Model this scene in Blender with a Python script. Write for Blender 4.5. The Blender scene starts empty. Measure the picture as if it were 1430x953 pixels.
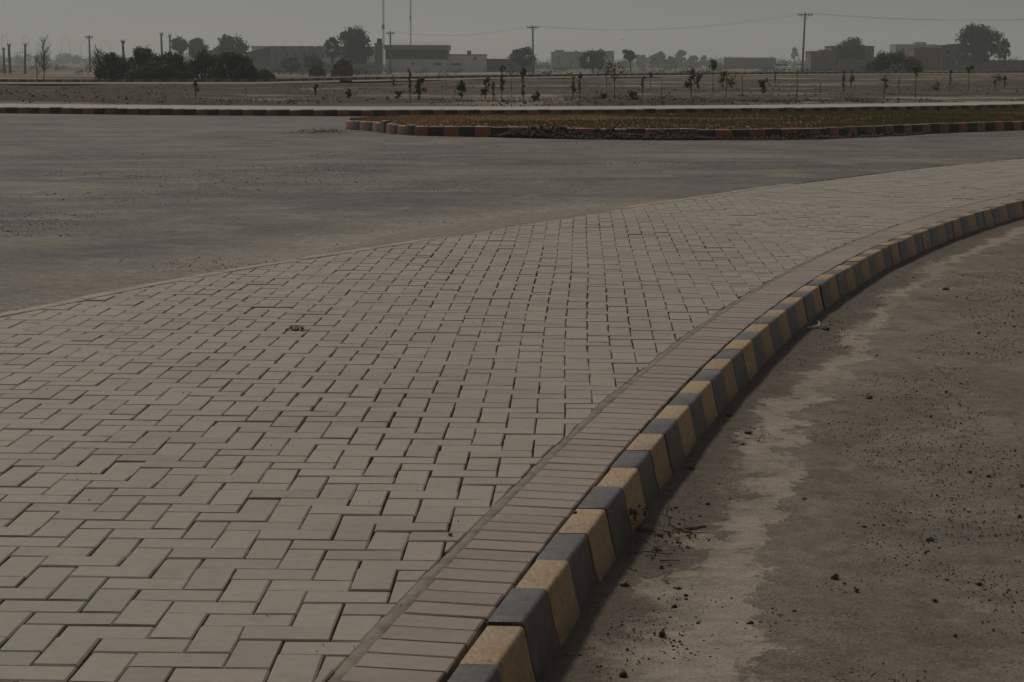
import bpy, math, random
import numpy as np
from mathutils import Matrix, Vector, Euler

random.seed(7); rng = np.random.default_rng(7)
SC = bpy.context.scene
COL = SC.collection
U = 0.104                                   # one paver module in metres

# ------------------------------------------------------------------ camera
F, PIT, ROL = 2754.8, 0.14081, 0.004
CAMH = 12.386 * U
cam_d = bpy.data.cameras.new('camera'); cam = bpy.data.objects.new('camera', cam_d); COL.objects.link(cam)
cam_d.sensor_width = 36.0; cam_d.lens = F / 1430 * 36.0
cam_d.clip_start = 0.1; cam_d.clip_end = 20000
cam.matrix_world = Matrix.Translation((0, 0, CAMH)) @ Matrix.Rotation(math.pi/2 - PIT, 4, 'X') @ Matrix.Rotation(ROL, 4, 'Z')
SC.camera = cam

# ------------------------------------------------------------------ sky, sun, exposure
SUN_EL, SUN_AZ = math.radians(50), math.radians(-31)     # azimuth from +Y towards +X
w = bpy.data.worlds.new('World'); SC.world = w; w.use_nodes = True
nt = w.node_tree; nt.nodes.clear()
sky = nt.nodes.new('ShaderNodeTexSky'); sky.sky_type = 'NISHITA'; sky.sun_disc = False
sky.sun_elevation = SUN_EL; sky.sun_rotation = SUN_AZ
sky.air_density = 1.0; sky.dust_density = 2.5; sky.ozone_density = 1.0
hs = nt.nodes.new('ShaderNodeHueSaturation'); hs.inputs['Saturation'].default_value = 0.18
bg = nt.nodes.new('ShaderNodeBackground'); bg.inputs['Strength'].default_value = 0.085
wo = nt.nodes.new('ShaderNodeOutputWorld')
nt.links.new(sky.outputs[0], hs.inputs['Color']); nt.links.new(hs.outputs[0], bg.inputs['Color']); nt.links.new(bg.outputs[0], wo.inputs['Surface'])
sl = bpy.data.lights.new('sun', 'SUN'); sl.energy = 3.5; sl.angle = math.radians(5); sl.color = (1.0, 0.92, 0.80)
so = bpy.data.objects.new('sun', sl); COL.objects.link(so); so.location = (-40, 50, 60)
sd = Vector((math.sin(SUN_AZ)*math.cos(SUN_EL), math.cos(SUN_AZ)*math.cos(SUN_EL), math.sin(SUN_EL)))
so.rotation_euler = sd.to_track_quat('Z', 'Y').to_euler()
vs = SC.view_settings
vs.view_transform = 'Standard'; vs.look = 'None'; vs.gamma = 1.0; vs.use_curve_mapping = False
vs.exposure = -1.19
SC.render.engine = 'CYCLES'
SC.cycles.use_denoising = True
SC.cycles.max_bounces = 5; SC.cycles.diffuse_bounces = 3; SC.cycles.glossy_bounces = 2
SC.cycles.transparent_max_bounces = 4; SC.cycles.volume_bounces = 1

# ------------------------------------------------------------------ projection helpers
_c, _s = math.cos(ROL), math.sin(ROL)
def ray(px, py):
    u, v = px - 715, py - 476.5
    u, v = _c*u + _s*v, -_s*u + _c*v
    return (u/F, math.cos(PIT) - v/F*math.sin(PIT), -math.sin(PIT) - v/F*math.cos(PIT))
def G(px, py, z=0.0):                        # where a sight line meets the level z
    d = ray(px, py); t = (z - CAMH)/d[2]
    return (d[0]*t, d[1]*t)
def at(px, py, D):                           # point of a sight line at forward distance D
    d = ray(px, py); t = D/d[1]
    return (d[0]*t, D, CAMH + d[2]*t)
def proj(x, y, z=0.0):
    z = z - CAMH
    zc = y*math.cos(PIT) - z*math.sin(PIT); yc = -(y*math.sin(PIT) + z*math.cos(PIT))
    u, v = F*x/zc, F*yc/zc
    return 715 + _c*u - _s*v, 476.5 + _s*u + _c*v

# ------------------------------------------------------------------ mesh helpers
def mesh_np(name, V, faces, mat=None, smooth=False):
    """V (n,3); faces: (m,k) array or list of index lists"""
    me = bpy.data.meshes.new(name)
    V = np.asarray(V, float)
    if isinstance(faces, np.ndarray):
        m, k = faces.shape
        me.vertices.add(len(V)); me.vertices.foreach_set('co', V.ravel())
        me.loops.add(m*k); me.loops.foreach_set('vertex_index', faces.astype(np.int32).ravel())
        me.polygons.add(m); me.polygons.foreach_set('loop_start', np.arange(0, m*k, k, dtype=np.int32))
        me.update(calc_edges=True); me.validate()
    else:
        me.from_pydata([tuple(v) for v in V], [], [list(map(int, f)) for f in faces]); me.update()
    if smooth: me.polygons.foreach_set('use_smooth', [True]*len(me.polygons))
    if mat: me.materials.append(mat)
    return me
def link(name, me, parent=None, loc=None):
    o = bpy.data.objects.new(name, me); COL.objects.link(o)
    if parent: o.parent = parent
    if loc is not None: o.location = loc
    return o
def tag(o, label=None, cat=None, group=None, kind=None):
    if label: o['label'] = label
    if cat: o['category'] = cat
    if group: o['group'] = group
    if kind: o['kind'] = kind
    return o
def empty(name, loc=(0, 0, 0), rz=0.0):
    o = bpy.data.objects.new(name, None); COL.objects.link(o); o.location = loc; o.rotation_euler = (0, 0, rz)
    o.empty_display_size = 0.2
    return o
class MB:
    """collects shapes for one mesh"""
    def __init__(s): s.v = []; s.f = []
    def add(s, V, Fc):
        b = len(s.v); s.v += [tuple(p) for p in V]; s.f += [[i + b for i in f] for f in Fc]; return s
    def box(s, x0, x1, y0, y1, z0, z1):
        V = [(x0,y0,z0),(x1,y0,z0),(x1,y1,z0),(x0,y1,z0),(x0,y0,z1),(x1,y0,z1),(x1,y1,z1),(x0,y1,z1)]
        return s.add(V, [[0,3,2,1],[4,5,6,7],[0,1,5,4],[1,2,6,5],[2,3,7,6],[3,0,4,7]])
    def prism(s, pts, y0, y1):               # outline in x,z pushed through y
        n = len(pts); V = [(x, y0, z) for x, z in pts] + [(x, y1, z) for x, z in pts]
        return s.add(V, [list(range(n))[::-1] if False else list(range(n)), list(range(2*n-1, n-1, -1))] + [[i, i+n, (i+1)%n+n, (i+1)%n] for i in range(n)])
    def tube(s, pts, rad, k=6):
        pts = [Vector(p) for p in pts]; n = len(pts); V = []; Fc = []
        for i, p in enumerate(pts):
            t = (pts[min(i+1, n-1)] - pts[max(i-1, 0)]).normalized()
            a = t.cross(Vector((0, 0, 1)))
            if a.length < 1e-3: a = Vector((1, 0, 0))
            a.normalize(); b = t.cross(a)
            r = rad[i] if hasattr(rad, '__len__') else rad
            for j in range(k):
                q = 2*math.pi*j/k; V.append(p + a*(r*math.cos(q)) + b*(r*math.sin(q)))
        for i in range(n-1):
            for j in range(k):
                Fc.append([i*k+j, i*k+(j+1)%k, (i+1)*k+(j+1)%k, (i+1)*k+j])
        Fc += [list(range(k))[::-1], [(n-1)*k + j for j in range(k)]]
        return s.add(V, Fc)
    def build(s, name, mat, parent=None, loc=None, smooth=False):
        return link(name, mesh_np(name, s.v, s.f, mat, smooth), parent, loc)

# ------------------------------------------------------------------ materials
def nmat(name):
    m = bpy.data.materials.new(name); m.use_nodes = True
    t = m.node_tree; b = t.nodes['Principled BSDF']
    return m, t, b
def N(t, typ, **kw):
    n = t.nodes.new(typ)
    for k, v in kw.items():
        if k in n.inputs: n.inputs[k].default_value = v
        else: setattr(n, k, v)
    return n
def noise(t, vec, scale, detail=4, rough=0.55, dist=0.0):
    n = N(t, 'ShaderNodeTexNoise'); n.inputs['Scale'].default_value = scale; n.inputs['Detail'].default_value = detail
    n.inputs['Roughness'].default_value = rough; n.inputs['Distortion'].default_value = dist
    t.links.new(vec, n.inputs['Vector']); return n.outputs['Fac']
def ramp(t, fac, stops):
    n = N(t, 'ShaderNodeValToRGB'); e = n.color_ramp.elements
    while len(e) < len(stops): e.new(0.5)
    for i, (p, c) in enumerate(stops):
        e[i].position = p; e[i].color = (c, c, c, 1) if not hasattr(c, '__len__') else (*c, 1)
    t.links.new(fac, n.inputs['Fac']); return n.outputs['Color']
def mix(t, fac, a, b, mode='MIX'):
    n = N(t, 'ShaderNodeMix', data_type='RGBA', blend_type=mode)
    for s, v in ((0, fac), (6, a), (7, b)):
        if hasattr(v, 'links'): t.links.new(v, n.inputs[s])
        elif s == 0: n.inputs[s].default_value = v
        else: n.inputs[s].default_value = (*v, 1)
    return n.outputs[2]
def math_(t, op, a, b=0.0, clamp=False):
    n = N(t, 'ShaderNodeMath', operation=op, use_clamp=clamp)
    for i, v in enumerate((a, b)):
        if hasattr(v, 'links'): t.links.new(v, n.inputs[i])
        else: n.inputs[i].default_value = v
    return n.outputs[0]
def pos(t, scale=(1, 1, 1), rot=0.0):
    g = N(t, 'ShaderNodeNewGeometry'); m = N(t, 'ShaderNodeMapping')
    m.inputs['Scale'].default_value = scale; m.inputs['Rotation'].default_value = (0, 0, rot)
    t.links.new(g.outputs['Position'], m.inputs['Vector']); return m.outputs[0]
def bump(t, b, h, strength, dist):
    n = N(t, 'ShaderNodeBump'); n.inputs['Strength'].default_value = strength; n.inputs['Distance'].default_value = dist
    t.links.new(h, n.inputs['Height']); t.links.new(n.outputs[0], b.inputs['Normal'])
def rnd_value(t):
    """0..1, differs for every object and for every face group carrying the attribute tint"""
    oi = N(t, 'ShaderNodeObjectInfo'); at_ = N(t, 'ShaderNodeAttribute', attribute_name='tint')
    return math_(t, 'FRACT', math_(t, 'ADD', oi.outputs['Random'], at_.outputs['Fac']))
def simple(name, c, rough=0.8, var=0.25, scale=3.0, spec=0.3, bs=0.0, metal=0.0):
    m, t, b = nmat(name)
    p = pos(t)
    f = noise(t, p, scale, 5)
    col = mix(t, f, tuple(x*(1-var) for x in c), tuple(min(1, x*(1+var)) for x in c))
    t.links.new(col, b.inputs['Base Color']); b.inputs['Roughness'].default_value = rough
    b.inputs['Specular IOR Level'].default_value = spec; b.inputs['Metallic'].default_value = metal
    if bs: bump(t, b, noise(t, p, scale*8, 4), bs, 0.01)
    return m

def m_paver(name, ca, cb, cc):
    m, t, b = nmat(name)
    r = rnd_value(t); p = pos(t)
    base = ramp(t, r, [(0.0, ca), (0.45, cb), (0.8, ca), (1.0, cc)])
    r2 = math_(t, 'FRACT', math_(t, 'MULTIPLY', r, 17.31))
    base = mix(t, 1.0, base, ramp(t, r2, [(0.0, 0.86), (1.0, 1.06)]), 'MULTIPLY')
    d = noise(t, p, 1.1, 5, 0.6); dust = ramp(t, d, [(0.38, 0.0), (0.7, 0.5)])
    base = mix(t, dust, base, (0.335, 0.292, 0.240))
    sn = noise(t, p, 3.4, 7, 0.7, 0.4); base = mix(t, ramp(t, sn, [(0.57, 0.0), (0.70, 0.35)]), base, (0.150, 0.128, 0.104))
    f = noise(t, p, 26, 6, 0.65); base = mix(t, 1.0, base, ramp(t, f, [(0.3, 0.90), (0.7, 1.08)]), 'MULTIPLY')
    sp = noise(t, p, 95, 2, 0.5); base = mix(t, ramp(t, sp, [(0.70, 0.0), (0.76, 0.55)]), base, (0.10, 0.088, 0.075))
    t.links.new(base, b.inputs['Base Color']); b.inputs['Roughness'].default_value = 0.72
    b.inputs['Specular IOR Level'].default_value = 0.32
    h = math_(t, 'ADD', noise(t, p, 240, 3, 0.6), math_(t, 'MULTIPLY', noise(t, p, 30, 3), 1.5))
    bump(t, b, h, 0.35, 0.002)
    return m
M = {}
M['paver'] = m_paver('paver', (0.268, 0.240, 0.197), (0.278, 0.234, 0.192), (0.252, 0.229, 0.191))
M['edge_paver'] = m_paver('edge_paver', (0.240, 0.192, 0.164), (0.255, 0.200, 0.168), (0.225, 0.188, 0.163))
def m_sand():
    m, t, b = nmat('joint_sand'); p = pos(t)
    f = noise(t, p, 9, 6); c = mix(t, ramp(t, f, [(0.35, 0), (0.65, 1)]), (0.16, 0.135, 0.108), (0.29, 0.248, 0.20))
    t.links.new(c, b.inputs['Base Color']); b.inputs['Roughness'].default_value = 0.95
    b.inputs['Specular IOR Level'].default_value = 0.1
    bump(t, b, noise(t, p, 180, 4), 0.6, 0.004); return m
M['sand'] = m_sand()
def m_mortar():
    m, t, b = nmat('edge_mortar'); p = pos(t)
    f = noise(t, p, 14, 6); c = mix(t, ramp(t, f, [(0.3, 0), (0.6, 1)]), (0.155, 0.133, 0.108), (0.250, 0.218, 0.178))
    t.links.new(c, b.inputs['Base Color']); b.inputs['Roughness'].default_value = 0.9; b.inputs['Specular IOR Level'].default_value = 0.15
    bump(t, b, noise(t, p, 60, 5), 0.6, 0.006); return m
M['mortar'] = m_mortar()
def m_paint(name, c, wear, worn, rough=0.55, sc=22, dust=.62):
    m, t, b = nmat(name); p = pos(t)
    r = rnd_value(t)
    base = mix(t, 1.0, c, ramp(t, r, [(0, 0.82), (1, 1.12)]), 'MULTIPLY')
    f = noise(t, p, sc, 6, 0.68); k = ramp(t, f, [(0.56 - wear*0.2, 0.0), (0.64 - wear*0.2, 0.8)])
    base = mix(t, k, base, worn)
    d = ramp(t, noise(t, p, 4.0, 4), [(0.32, 0.03), (0.70, dust)])
    geo = N(t, 'ShaderNodeNewGeometry'); sep = N(t, 'ShaderNodeSeparateXYZ'); t.links.new(geo.outputs['Normal'], sep.inputs[0])
    up = ramp(t, sep.outputs['Z'], [(0.4, 0.25), (0.95, 1.0)])
    base = mix(t, mix(t, 1.0, d, up, 'MULTIPLY'), base, (0.30, 0.26, 0.21))
    dk = math_(t, 'ADD', noise(t, p, 75, 4, 0.65), math_(t, 'MULTIPLY', noise(t, p, 7, 4), 0.3)); base = mix(t, ramp(t, dk, [(0.755, 0.0), (0.80, 0.7)]), base, (0.05, 0.042, 0.035))
    st = noise(t, pos(t, (1, 0.25, 0.5), 0.3), 90, 4, 0.7); base = mix(t, 1.0, base, ramp(t, st, [(0.3, 0.68), (0.7, 1.26)]), 'MULTIPLY')
    if name in ('kerb_yellow_paint', 'kerb_black_paint'):      # splashed dirt caked on the lower face
        sp = N(t, 'ShaderNodeSeparateXYZ'); t.links.new(geo.outputs['Position'], sp.inputs[0])
        lo = math_(t, 'ADD', math_(t, 'MULTIPLY', math_(t, 'ADD', sp.outputs['Z'], 0.085), -11.0), math_(t, 'MULTIPLY', math_(t, 'SUBTRACT', noise(t, p, 11, 6, 0.7), 0.5), 1.6))
        base = mix(t, ramp(t, lo, [(0.0, 0.0), (0.9, 0.7)]), base, (0.150, 0.124, 0.098))
    t.links.new(base, b.inputs['Base Color']); b.inputs['Roughness'].default_value = rough
    b.inputs['Specular IOR Level'].default_value = 0.4
    bump(t, b, math_(t, 'ADD', noise(t, p, 120, 4), noise(t, p, 18, 3)), 0.35, 0.003); return m
M['yellow'] = m_paint('kerb_yellow_paint', (0.36, 0.210, 0.072), 0.28, (0.33, 0.23, 0.13))
M['black'] = m_paint('kerb_black_paint', (0.035, 0.036, 0.035), 0.24, (0.085, 0.083, 0.078), 0.42, 22, .30)
M['orange'] = m_paint('kerb_orange_paint', (0.225, 0.078, 0.030), 0.1, (0.30, 0.17, 0.10))
M['black2'] = m_paint('kerb_black_paint_matt', (0.024, 0.024, 0.024), 0.1, (0.06, 0.055, 0.05), 0.7)
M['peach'] = m_paint('kerb_peach_faded', (0.42, 0.29, 0.20), 0.4, (0.30, 0.26, 0.21), 0.8)
M['greyfade'] = m_paint('kerb_grey_faded', (0.25, 0.245, 0.23), 0.4, (0.31, 0.27, 0.22), 0.8)

def m_asphalt():
    m, t, b = nmat('asphalt'); p = pos(t)
    ps = pos(t, (0.42, 0.62, 1), math.radians(-14))           # streaks run along the road
    a = noise(t, ps, 0.9, 6, 0.62, 0.6); k1 = ramp(t, a, [(0.40, 0.0), (0.66, 1.0)])
    base = mix(t, k1, (0.088, 0.083, 0.076), (0.190, 0.164, 0.128))
    a2 = noise(t, ps, 2.6, 6, 0.7, 0.3); base = mix(t, ramp(t, a2, [(0.52, 0.0), (0.66, 0.85)]), base, (0.230, 0.198, 0.160))
    a3 = noise(t, pos(t, (0.32, 0.6, 1), math.radians(-12)), 1.3, 7, 0.68); base = mix(t, ramp(t, a3, [(0.52, 0.0), (0.64, 0.7)]), base, (0.078, 0.075, 0.072))
    at_ = N(t, 'ShaderNodeAttribute', attribute_name='edge')    # metres from the paved edge
    at2 = N(t, 'ShaderNodeAttribute', attribute_name='drift')   # where wind piles sand on it
    e = math_(t, 'SUBTRACT', 1.0, math_(t, 'DIVIDE', at_.outputs['Fac'], 1.5), True)
    e = math_(t, 'MULTIPLY', math_(t, 'MULTIPLY', e, at2.outputs['Fac']), math_(t, 'ADD', math_(t, 'MULTIPLY', noise(t, ps, 3.0, 5), 1.5), 0.35), True)
    base = mix(t, ramp(t, e, [(0.12, 0.0), (0.75, 1.0)]), base, (0.255, 0.222, 0.182))
    gr = noise(t, p, 160, 2, 0.6); base = mix(t, 1.0, base, ramp(t, gr, [(0.3, 0.72), (0.7, 1.22)]), 'MULTIPLY')
    g2 = noise(t, p, 42, 3, 0.75); base = mix(t, 1.0, base, ramp(t, g2, [(0.32, 0.66), (0.68, 1.30)]), 'MULTIPLY')
    g3 = noise(t, p, 9, 4, 0.7); base = mix(t, 1.0, base, ramp(t, g3, [(0.32, 0.80), (0.68, 1.20)]), 'MULTIPLY')
    sk = math_(t, 'ADD', noise(t, p, 30, 3, 0.6), math_(t, 'MULTIPLY', math_(t, 'SUBTRACT', noise(t, ps, 1.2, 5, 0.6), 0.5), 0.45))
    base = mix(t, ramp(t, sk, [(0.585, 0.0), (0.64, 0.62)]), base, (0.050, 0.045, 0.040))
    t.links.new(base, b.inputs['Base Color']); b.inputs['Roughness'].default_value = 0.8; b.inputs['Specular IOR Level'].default_value = 0.25
    bump(t, b, math_(t, 'ADD', noise(t, p, 110, 4, 0.7), noise(t, p, 12, 4)), 0.5, 0.006); return m
M['asphalt'] = m_asphalt()
def m_side_road():
    m, t, b = nmat('dusty_side_road'); p = pos(t)
    d = N(t, 'ShaderNodeAttribute', attribute_name='kerb_distance').outputs['Fac']
    # worn asphalt showing between thin dust
    n1 = noise(t, p, 1.6, 7, 0.68, 0.5); n2 = noise(t, pos(t, (1, 0.6, 1)), 5.5, 7, 0.72)
    base = mix(t, ramp(t, n1, [(0.36, 0.0), (0.62, 1.0)]), (0.185, 0.160, 0.132), (0.290, 0.246, 0.196))
    base = mix(t, ramp(t, n2, [(0.50, 0.0), (0.64, 0.75)]), base, (0.170, 0.134, 0.107))
    # blown sand lying in a ribbon along the kerb
    wob = math_(t, 'MULTIPLY', math_(t, 'SUBTRACT', noise(t, pos(t, (1, 0.75, 1)), 2.6, 8, 0.76), 0.5), 0.85)
    wob2 = math_(t, 'MULTIPLY', math_(t, 'SUBTRACT', noise(t, p, 0.7, 2), 0.5), 0.25)
    dd = math_(t, 'ADD', math_(t, 'ADD', d, wob), wob2)
    gy = N(t, 'ShaderNodeNewGeometry'); sy = N(t, 'ShaderNodeSeparateXYZ'); t.links.new(gy.outputs['Position'], sy.inputs[0])
    hw = N(t, 'ShaderNodeMapRange'); t.links.new(sy.outputs['Y'], hw.inputs[0]); hw.inputs[1].default_value = 4.6; hw.inputs[2].default_value = 5.7; hw.inputs[3].default_value = 0.20; hw.inputs[4].default_value = 0.085; hw = hw.outputs[0]
    band = math_(t, 'SUBTRACT', 1.0, math_(t, 'DIVIDE', math_(t, 'ABSOLUTE', math_(t, 'SUBTRACT', dd, 0.31)), hw), True)
    brk = ramp(t, noise(t, p, 1.1, 5, 0.6), [(0.34, 0.25), (0.50, 1.0)])
    kb = ramp(t, band, [(0.0, 0.0), (0.22, 1.0)])
    kb = mix(t, 1.0, kb, brk, 'MULTIPLY')
    base = mix(t, kb, base, mix(t, ramp(t, noise(t, pos(t, (0.5, 2.5, 1), 0.25), 12, 5), [(0.35, 0), (0.65, 1)]), (0.262, 0.222, 0.178), (0.300, 0.256, 0.208)))
    # road colour darkens towards the kerb foot, with a ragged edge
    margin = math_(t, 'SUBTRACT', 1.0, math_(t, 'DIVIDE', dd, 0.30), True)
    base = mix(t, ramp(t, margin, [(0.0, 0.0), (0.4, 0.75)]), base, (0.140, 0.116, 0.095))
    gr = noise(t, p, 130, 3, 0.7); base = mix(t, 1.0, base, ramp(t, gr, [(0.3, 0.72), (0.7, 1.24)]), 'MULTIPLY')
    g3 = noise(t, p, 16, 5, 0.75); base = mix(t, 1.0, base, ramp(t, g3, [(0.32, 0.80), (0.68, 1.16)]), 'MULTIPLY')
    spk = noise(t, p, 105, 3, 0.6)
    inv = math_(t, 'SUBTRACT', 1.0, math_(t, 'MULTIPLY', kb, 0.85))
    k = math_(t, 'MULTIPLY', ramp(t, math_(t, 'ADD', spk, math_(t, 'MULTIPLY', math_(t, 'SUBTRACT', noise(t, p, 3.2, 6, 0.7), 0.5), 0.42)), [(0.58, 0.0), (0.64, 0.62)]), inv)
    base = mix(t, k, base, (0.060, 0.052, 0.045))
    t.links.new(base, b.inputs['Base Color']); b.inputs['Roughness'].default_value = 0.92; b.inputs['Specular IOR Level'].default_value = 0.12
    h = math_(t, 'ADD', math_(t, 'MULTIPLY', math_(t, 'MULTIPLY', noise(t, p, 85, 5, 0.75), inv), 1.4), math_(t, 'MULTIPLY', kb, 0.9))
    bump(t, b, h, 0.8, 0.012); return m
M['side_road'] = m_side_road()
def m_soil():
    m, t, b = nmat('plot_soil'); p = pos(t)
    ps = pos(t, (0.25, 1.0, 1))
    f = noise(t, ps, 0.35, 7, 0.65, 0.4); base = mix(t, ramp(t, f, [(0.38, 0), (0.62, 1)]), (0.140, 0.118, 0.095), (0.310, 0.264, 0.208))
    f2 = noise(t, ps, 1.5, 6, 0.7); base = mix(t, ramp(t, f2, [(0.52, 0), (0.68, 0.7)]), base, (0.085, 0.072, 0.060))
    at_ = N(t, 'ShaderNodeAttribute', attribute_name='turned')     # dug-over ridges of darker earth
    base = mix(t, math_(t, 'MULTIPLY', at_.outputs['Fac'], 0.85), base, (0.062, 0.051, 0.042))
    t.links.new(base, b.inputs['Base Color']); b.inputs['Roughness'].default_value = 0.95; b.inputs['Specular IOR Level'].default_value = 0.1
    bump(t, b, noise(t, p, 5, 6, 0.7), 0.8, 0.08); return m
M['soil'] = m_soil()
def m_leaf(name, ca, cb, trans=0.25):
    m, t, b = nmat(name)
    r = N(t, 'ShaderNodeAttribute', attribute_name='tint').outputs['Fac']
    c = mix(t, r, ca, cb); t.links.new(c, b.inputs['Base Color']); b.inputs['Roughness'].default_value = 0.6
    b.inputs['Specular IOR Level'].default_value = 0.3
    tr = N(t, 'ShaderNodeBsdfTranslucent'); t.links.new(c, tr.inputs['Color'])
    ms = N(t, 'ShaderNodeMixShader'); ms.inputs[0].default_value = trans
    out = t.nodes['Material Output']
    t.links.new(b.outputs[0], ms.inputs[1]); t.links.new(tr.outputs[0], ms.inputs[2]); t.links.new(ms.outputs[0], out.inputs['Surface'])
    return m
M['leaf_dark'] = m_leaf('foliage_dark', (0.022, 0.028, 0.016), (0.050, 0.060, 0.032), 0.12)
M['leaf_bush'] = m_leaf('foliage_bush', (0.036, 0.050, 0.020), (0.098, 0.115, 0.042), 0.2)
M['leaf_sap'] = m_leaf('foliage_sapling', (0.065, 0.085, 0.030), (0.14, 0.155, 0.06), 0.3)
M['leaf_yel'] = m_leaf('foliage_yellowing', (0.11, 0.105, 0.035), (0.22, 0.19, 0.065), 0.3)
M['leaf_dry'] = m_leaf('foliage_dry', (0.075, 0.052, 0.036), (0.13, 0.09, 0.06), 0.15)
M['grass'] = m_leaf('grass_blades', (0.235, 0.135, 0.062), (0.090, 0.100, 0.034), 0.2)
M['bark'] = simple('bark', (0.070, 0.058, 0.046), 0.9, 0.35, 6)
M['palm'] = simple('palm_trunk', (0.075, 0.066, 0.055), 0.9, 0.3, 8)
M['concrete'] = simple('concrete', (0.33, 0.315, 0.285), 0.85, 0.18, 1.2, 0.2)
M['dusty'] = simple('dusty_road', (0.185, 0.165, 0.138), 0.9, 0.2, 0.5, 0.15)
M['pole'] = simple('pole_concrete', (0.13, 0.122, 0.11), 0.85, 0.2, 2)
M['metal'] = simple('galvanised_metal', (0.25, 0.25, 0.245), 0.5, 0.15, 3, 0.4)
M['render_w'] = simple('pale_render', (0.60, 0.58, 0.53), 0.85, 0.2, 0.5)
M['render_g'] = simple('grey_render', (0.25, 0.24, 0.22), 0.85, 0.15, 0.4)
M['render_d'] = simple('dark_render', (0.13, 0.118, 0.104), 0.85, 0.2, 0.4)
M['brickwall'] = simple('brick_wall', (0.17, 0.115, 0.085), 0.9, 0.25, 0.6)
M['roof'] = simple('roof_sheet', (0.10, 0.095, 0.09), 0.7, 0.2, 0.5)
M['glass'] = simple('window_glass', (0.020, 0.022, 0.024), 0.15, 0.1, 1, 0.5)
M['frame'] = simple('window_frame', (0.06, 0.06, 0.06), 0.5, 0.1, 1)
M['wire'] = simple('cable', (0.05, 0.05, 0.05), 0.6, 0.05, 1)
M['white'] = simple('white_car_paint', (0.75, 0.75, 0.73), 0.35, 0.03, 1, 0.5)
M['tyre'] = simple('tyre_rubber', (0.02, 0.02, 0.02), 0.8, 0.1, 4)
M['stone'] = simple('stone', (0.095, 0.082, 0.070), 0.9, 0.4, 30, 0.2)
M['gravel'] = simple('gravel', (0.080, 0.070, 0.060), 0.9, 0.45, 9, 0.2)
M['clod'] = simple('dry_clod', (0.085, 0.066, 0.052), 0.95, 0.4, 14, 0.1, 0.5)
M['island_soil'] = simple('island_soil', (0.235, 0.138, 0.070), 0.95, 0.3, 0.8, 0.1, 0.4)
M['twig'] = simple('dry_wood', (0.16, 0.125, 0.09), 0.85, 0.25, 20)
M['straw'] = simple('dry_straw', (0.11, 0.085, 0.060), 0.85, 0.3, 20)
M['plastic'] = simple('pale_plastic', (0.40, 0.38, 0.33), 0.5, 0.1, 10)
M['tar'] = simple('dark_board', (0.035, 0.032, 0.030), 0.8, 0.2, 3)

# ------------------------------------------------------------------ plan curves (metres)
KI = np.array([(-1.40,38.51),(-.57,42.51),(.05,45.41),(.69,48.3),(1.21,51.13),(1.75,53.79),(2.31,56.74),(3.15,60.24),(3.55,62.35),(4.26,65.57),(8.71,83.21),(10.78,90.71),(12.9,98.27),(14.99,105.59),(18.07,115.33),(21.24,124.75),(25.13,135.03),(30.04,147.15),(36.03,160.42),(47.49,183.24)])
_kc = np.polyfit(KI[:,1], KI[:,0], 4)
def kerb_x(y):                                # inner kerb line, units
    y = np.asarray(y, float); yy = np.clip(y, 38.5, 183)
    return np.polyval(_kc, yy) + np.polyval(np.polyder(_kc), yy)*(y - yy)
ky = np.linspace(8, 300, 3000); kx = kerb_x(ky)
KP = np.stack([kx, ky], 1)*U
KS = np.concatenate([[0], np.cumsum(np.hypot(*np.diff(KP, axis=0).T))])
def kpt(s, d=0.0):
    """point at arc length s along the kerb, d metres towards the side road"""
    x = np.interp(s, KS, KP[:,0]); y = np.interp(s, KS, KP[:,1])
    x2 = np.interp(s+.05, KS, KP[:,0]) - np.interp(s-.05, KS, KP[:,0]); y2 = np.interp(s+.05, KS, KP[:,1]) - np.interp(s-.05, KS, KP[:,1])
    n = np.hypot(x2, y2); tx, ty = x2/n, y2/n
    return x + ty*d, y - tx*d, tx, ty
def s_of_y(yu): return float(np.interp(yu*U, KP[:,1], KS))
EDGE = np.array([(-37,10),(-36.5,40),(-34,62),(-30.5,80),(-25.25,96.49),(-23.66,100.29),(-21.88,105.92),(-19.43,112.21),(-17.11,117.08),(-13.95,123.52),(-10.27,130.86),(-7.79,134.94),(-4.58,142.10),(-.05,152.32),(5.02,161.0),(9.22,169.6),(17.03,183.41),(24.01,196.51),(31.69,209.16),(45.26,231.62),(60.64,253.51),(68.11,263.65),(100,306),(160,375),(260,470)])
_ey = np.linspace(10, 470, 1800); _ex = np.interp(_ey, EDGE[:,1], EDGE[:,0])
_k = np.hanning(61); _k /= _k.sum(); _exs = np.convolve(np.pad(_ex, 30, mode='edge'), _k, 'valid')
def edge_x(yu): return np.interp(yu, _ey, _exs)
EP = np.stack([_exs, _ey], 1)*U
ES = np.concatenate([[0], np.cumsum(np.hypot(*np.diff(EP, axis=0).T))])
def ept(s, d=0.0):                             # d metres out over the asphalt
    x = np.interp(s, ES, EP[:,0]); y = np.interp(s, ES, EP[:,1])
    x2 = np.interp(s+.2, ES, EP[:,0]) - np.interp(s-.2, ES, EP[:,0]); y2 = np.interp(s+.2, ES, EP[:,1]) - np.interp(s-.2, ES, EP[:,1])
    n = np.hypot(x2, y2); tx, ty = x2/n, y2/n
    return x - ty*d, y + tx*d, tx, ty

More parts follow.
